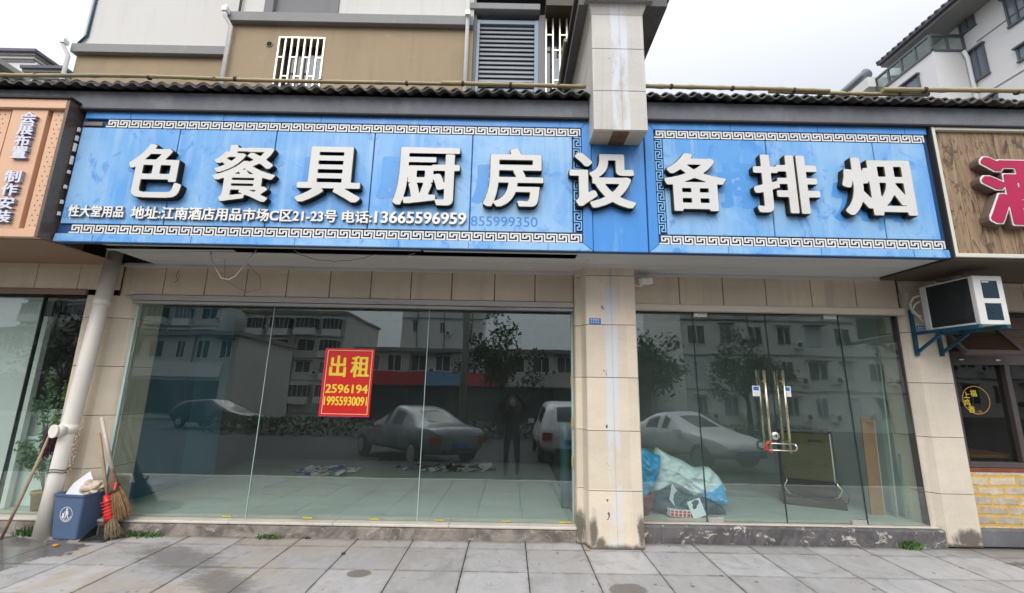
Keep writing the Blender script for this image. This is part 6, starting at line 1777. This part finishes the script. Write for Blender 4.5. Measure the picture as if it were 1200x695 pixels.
tree(-0.4, -14, 5.6, 2.0, 'dark tree mirrored beside the pole in the left window', 1); tree(7.5, -14, 4.8, 1.8, 'bushy tree mirrored behind the white saloon in the right glass', 2); tree(14.5, -17, 5.0, 2.0, 'tree mirrored in the right door leaf', 3); tree(-21, -11, 5.0, 1.8, 'tree mirrored at the left end of the glass', 4)
m = MB(); m.tube([(-2.3, -12, -0.4), (-2.3, -12, 10)], [0.20, 0.14], 12); m.box(-3.6, -1.0, -12.05, -11.95, 6.0, 6.12); m.box(-3.4, -1.2, -12.05, -11.95, 7.6, 7.72)
tag(m.build('utility_pole', 'far_concrete', None, (-2.3, -12, -0.4)), 'concrete utility pole mirrored in the left window', 'pole')
m = MB(); rr = random.Random(77)
for k in range(5200): leaf(m, (rr.uniform(-14, 14), -11 + rr.gauss(0, .5), rr.uniform(-.35, .55)), rr.uniform(.06, .12), rr)
tag(m.build('hedge', 'tree_leaf', None, (0, -11, -0.36)), 'long low hedge along the road mirrored in the glass', 'hedge')

def car(x, y, rz, paint, label, L=4.6, W=1.82, H=1.66, boot=False):
    t = thing('parked_car', (x, y, -0.25), label, 'car', 'cars parked behind the viewer'); t.rotation_euler.z = rz
    mt = MT[paint]
    def B(name, mb, mats, parent=t):
        me_o = mb.build(name, mats, None, (0, 0, 0)); me_o.parent = parent; return me_o
    hw = W / 2; hl = L / 2; bh = H * .58; f0 = hl - 1.3
    if boot:
        st = [(-hl, .42, .78, .80, .76, .70), (-hl + .07, .32, .90, .93, .88, .78), (-hl + .25, .27, .96, 1.0, .95, .82), (-hl + .85, .25, .95, 1.0, 1, .80), (-hl + 1.55, .25, .94, H - .06, 1, .68)]
    else:
        st = [(-hl, .42, .80, .82, .78, .72), (-hl + .06, .32, .93, .97, .90, .80), (-hl + .14, .28, 1.0, 1.06, .95, .80), (-hl + .50, .25, 1.0, H - .07, .99, .72), (-hl + 1.3, .25, .99, H - .01, 1, .72)]
    st += [(-.08, .25, .95, H, 1, .72), (.04, .25, .95, H, 1, .72), (hl - 2.15, .25, .94, H - .06, 1, .71), (hl - 1.25, .25, .92, 1.0, 1, .80), (hl - .6, .27, .84, .89, .97, .82), (hl - .18, .30, .72, .76, .90, .76), (hl - .05, .34, .62, .66, .82, .70), (hl, .42, .56, .58, .74, .66)]
    m = MB(); rings = []
    for (xx, zb, be, tp, wb, wr) in st:
        h = [(wb * .86, zb), (wb * .98, zb + (be - zb) * .3), (wb, zb + (be - zb) * .72), (wb * .965, be), (wr + .035, tp - .055), (wr * .82, tp - .004)]
        rings.append([(xx, -hw * u, v) for u, v in h] + [(xx, hw * u, v) for u, v in h[::-1]])
    m.loft(rings, 0, True, True)
    for k in range(len(st) - 1):
        cabin = st[k][3] - st[k][2] > .05 or st[k + 1][3] - st[k + 1][2] > .08
        for j in range(12):
            i = k * 12 + j
            if j in (3, 7) and cabin and min(st[k][3], st[k + 1][3]) > 1.2 and not (abs(st[k][0] + .08) < .001): m.m[i] = 1
            if j == 5 and abs(st[k + 1][3] - st[k][3]) > .28: m.m[i] = 1
    bd = B('body', m, [mt, 'dark_glass']); ss = bd.modifiers.new('sub', 'SUBSURF'); ss.levels = 1; ss.render_levels = 2
    m = MB(); m.box(-hl - .03, -hl + .02, -.24, .24, bh * .55, bh * .68); m.box(hl - .06, hl + .035, -.24, .24, .4, .5); B('number_plate', m, 'plate_blue')
    for sx in (-1, 1):
        for sy in (-1, 1):
            m = MB(); m.lathe((sx * (hl - .85), sy * (hw - .1), .33), [(0.0, -.11), (.2, -.11), (.33, -.08), (.33, .08), (.2, .11), (0, .11)], 24, 0, 'y'); wh = B('wheel', m, 'tyre')
            m = MB(); m.lathe((sx * (hl - .85), sy * (hw - .1), .33), [(0.0, sy * .118), (.2, sy * .112)], 16, 0, 'y'); B('rim', m, 'steel', wh)
    for sy in (-1, 1):
        m = MB(); m.box(-hl - .005, -hl + .14, sy * hw * .78 - .12, sy * hw * .78 + .12, bh * .66, bh * .86); B('tail_lamp', m, 'lamp_red')
        m = MB(); m.box(hl - .2, hl + .0, sy * hw * .66 - .17, sy * hw * .66 + .17, bh * .56, bh * .68); B('head_lamp', m, 'lamp_clear')
        m = MB(); m.box(f0 - .25, f0 - .12, sy * (hw + .1) - .1, sy * (hw + .1) + .1, bh, bh + .14); B('wing_mirror', m, mt)
    m = MB(); m.box(hl - .06, hl + .02, -.5, .5, .34, .52); m.box(-hl - .02, -hl + .05, -.5, .5, .32, .45); B('bumper_grille', m, 'black_plastic')
    return t
car(-2.75, -3.3, R(-132), 'car_silver', 'silver saloon mirrored under the red notice', H=1.5, boot=True)
car(1.75, -4.4, R(-90), 'car_white', 'white van-like car mirrored at the right end of the left window', H=1.7)
car(5.3, -3.6, R(68), 'car_white', 'white saloon mirrored in the right glass', L=4.5, H=1.45, boot=True)
car(-15.5, -14.0, R(8), 'car_dark', 'dark parked car mirrored at the left end of the glass', H=1.5)

# the person taking the picture
ps = thing('person', (0.08, -0.42, -0.25), 'person in dark jacket holding up a phone, mirrored in the left window', 'person')
me = bpy.data.meshes.new('body')
jv = [(0, 0, .93), (0, .0, 1.15), (0, 0, 1.38), (0, 0.01, 1.47), (0, 0.03, 1.55), (0, .03, 1.66),
      (.10, 0, .90), (.12, .01, .50), (.125, -.01, .10), (.13, .10, .05), (-.10, 0, .90), (-.12, .01, .50), (-.125, -.01, .10), (-.13, .10, .05),
      (.19, 0, 1.41), (.29, .13, 1.55), (.13, .27, 1.77), (.08, .30, 1.82), (-.19, 0, 1.41), (-.29, .13, 1.55), (-.13, .27, 1.77), (-.08, .30, 1.82)]
je = [(0, 1), (1, 2), (2, 3), (3, 4), (4, 5), (0, 6), (6, 7), (7, 8), (8, 9), (0, 10), (10, 11), (11, 12), (12, 13), (2, 14), (14, 15), (15, 16), (16, 17), (2, 18), (18, 19), (19, 20), (20, 21)]
jr = [.15, .15, .16, .055, .09, .085, .095, .065, .05, .035, .095, .065, .05, .035, .07, .052, .038, .03, .07, .052, .038, .03]
me.from_pydata(jv, je, [])
me.materials.append(MT['jacket'])
bo = bpy.data.objects.new('body', me); COL.objects.link(bo); bo.parent = ps
sk = bo.modifiers.new('skin', 'SKIN')
for i, r in enumerate(jr): me.skin_vertices[0].data[i].radius = (r, r)
me.skin_vertices[0].data[0].use_root = True
bo.modifiers.new('sub', 'SUBSURF').levels = 1
bo.modifiers['sub'].render_levels = 2
def pball(name, c, r, s, mat):
    o = crumple(name, c, r, *s, 1, mat, 0.0, 3); o.parent = ps
    for p in o.data.polygons: p.use_smooth = True
    return o
pball('head', (0, .04, 1.62), .105, (.78, .95, 1.15), 'skin'); pball('hair', (0, .015, 1.66), .11, (.82, .95, .95), 'hair')
for sx in (-1, 1):
    m = MB()
    for k in range(4): m.tube([(sx * .075, .30, 1.80 + .018 * k), (sx * .06, .325, 1.805 + .018 * k), (sx * .045, .338, 1.805 + .018 * k)], .009, 6)
    m.tube([(sx * .08, .29, 1.82), (sx * .06, .30, 1.88)], .01, 6)
    hnd = m.build('hand', 'skin', None); hnd.parent = ps
m = MB(); m.box(-.08, .08, .345, .353, 1.79, 1.875); ph = m.build('phone', 'black_plastic', None, (0, 0, 0)); ph.location = (0.08, -0.42, -0.25); tag(ph, 'black phone held up in both hands, mirrored in the window', 'phone')
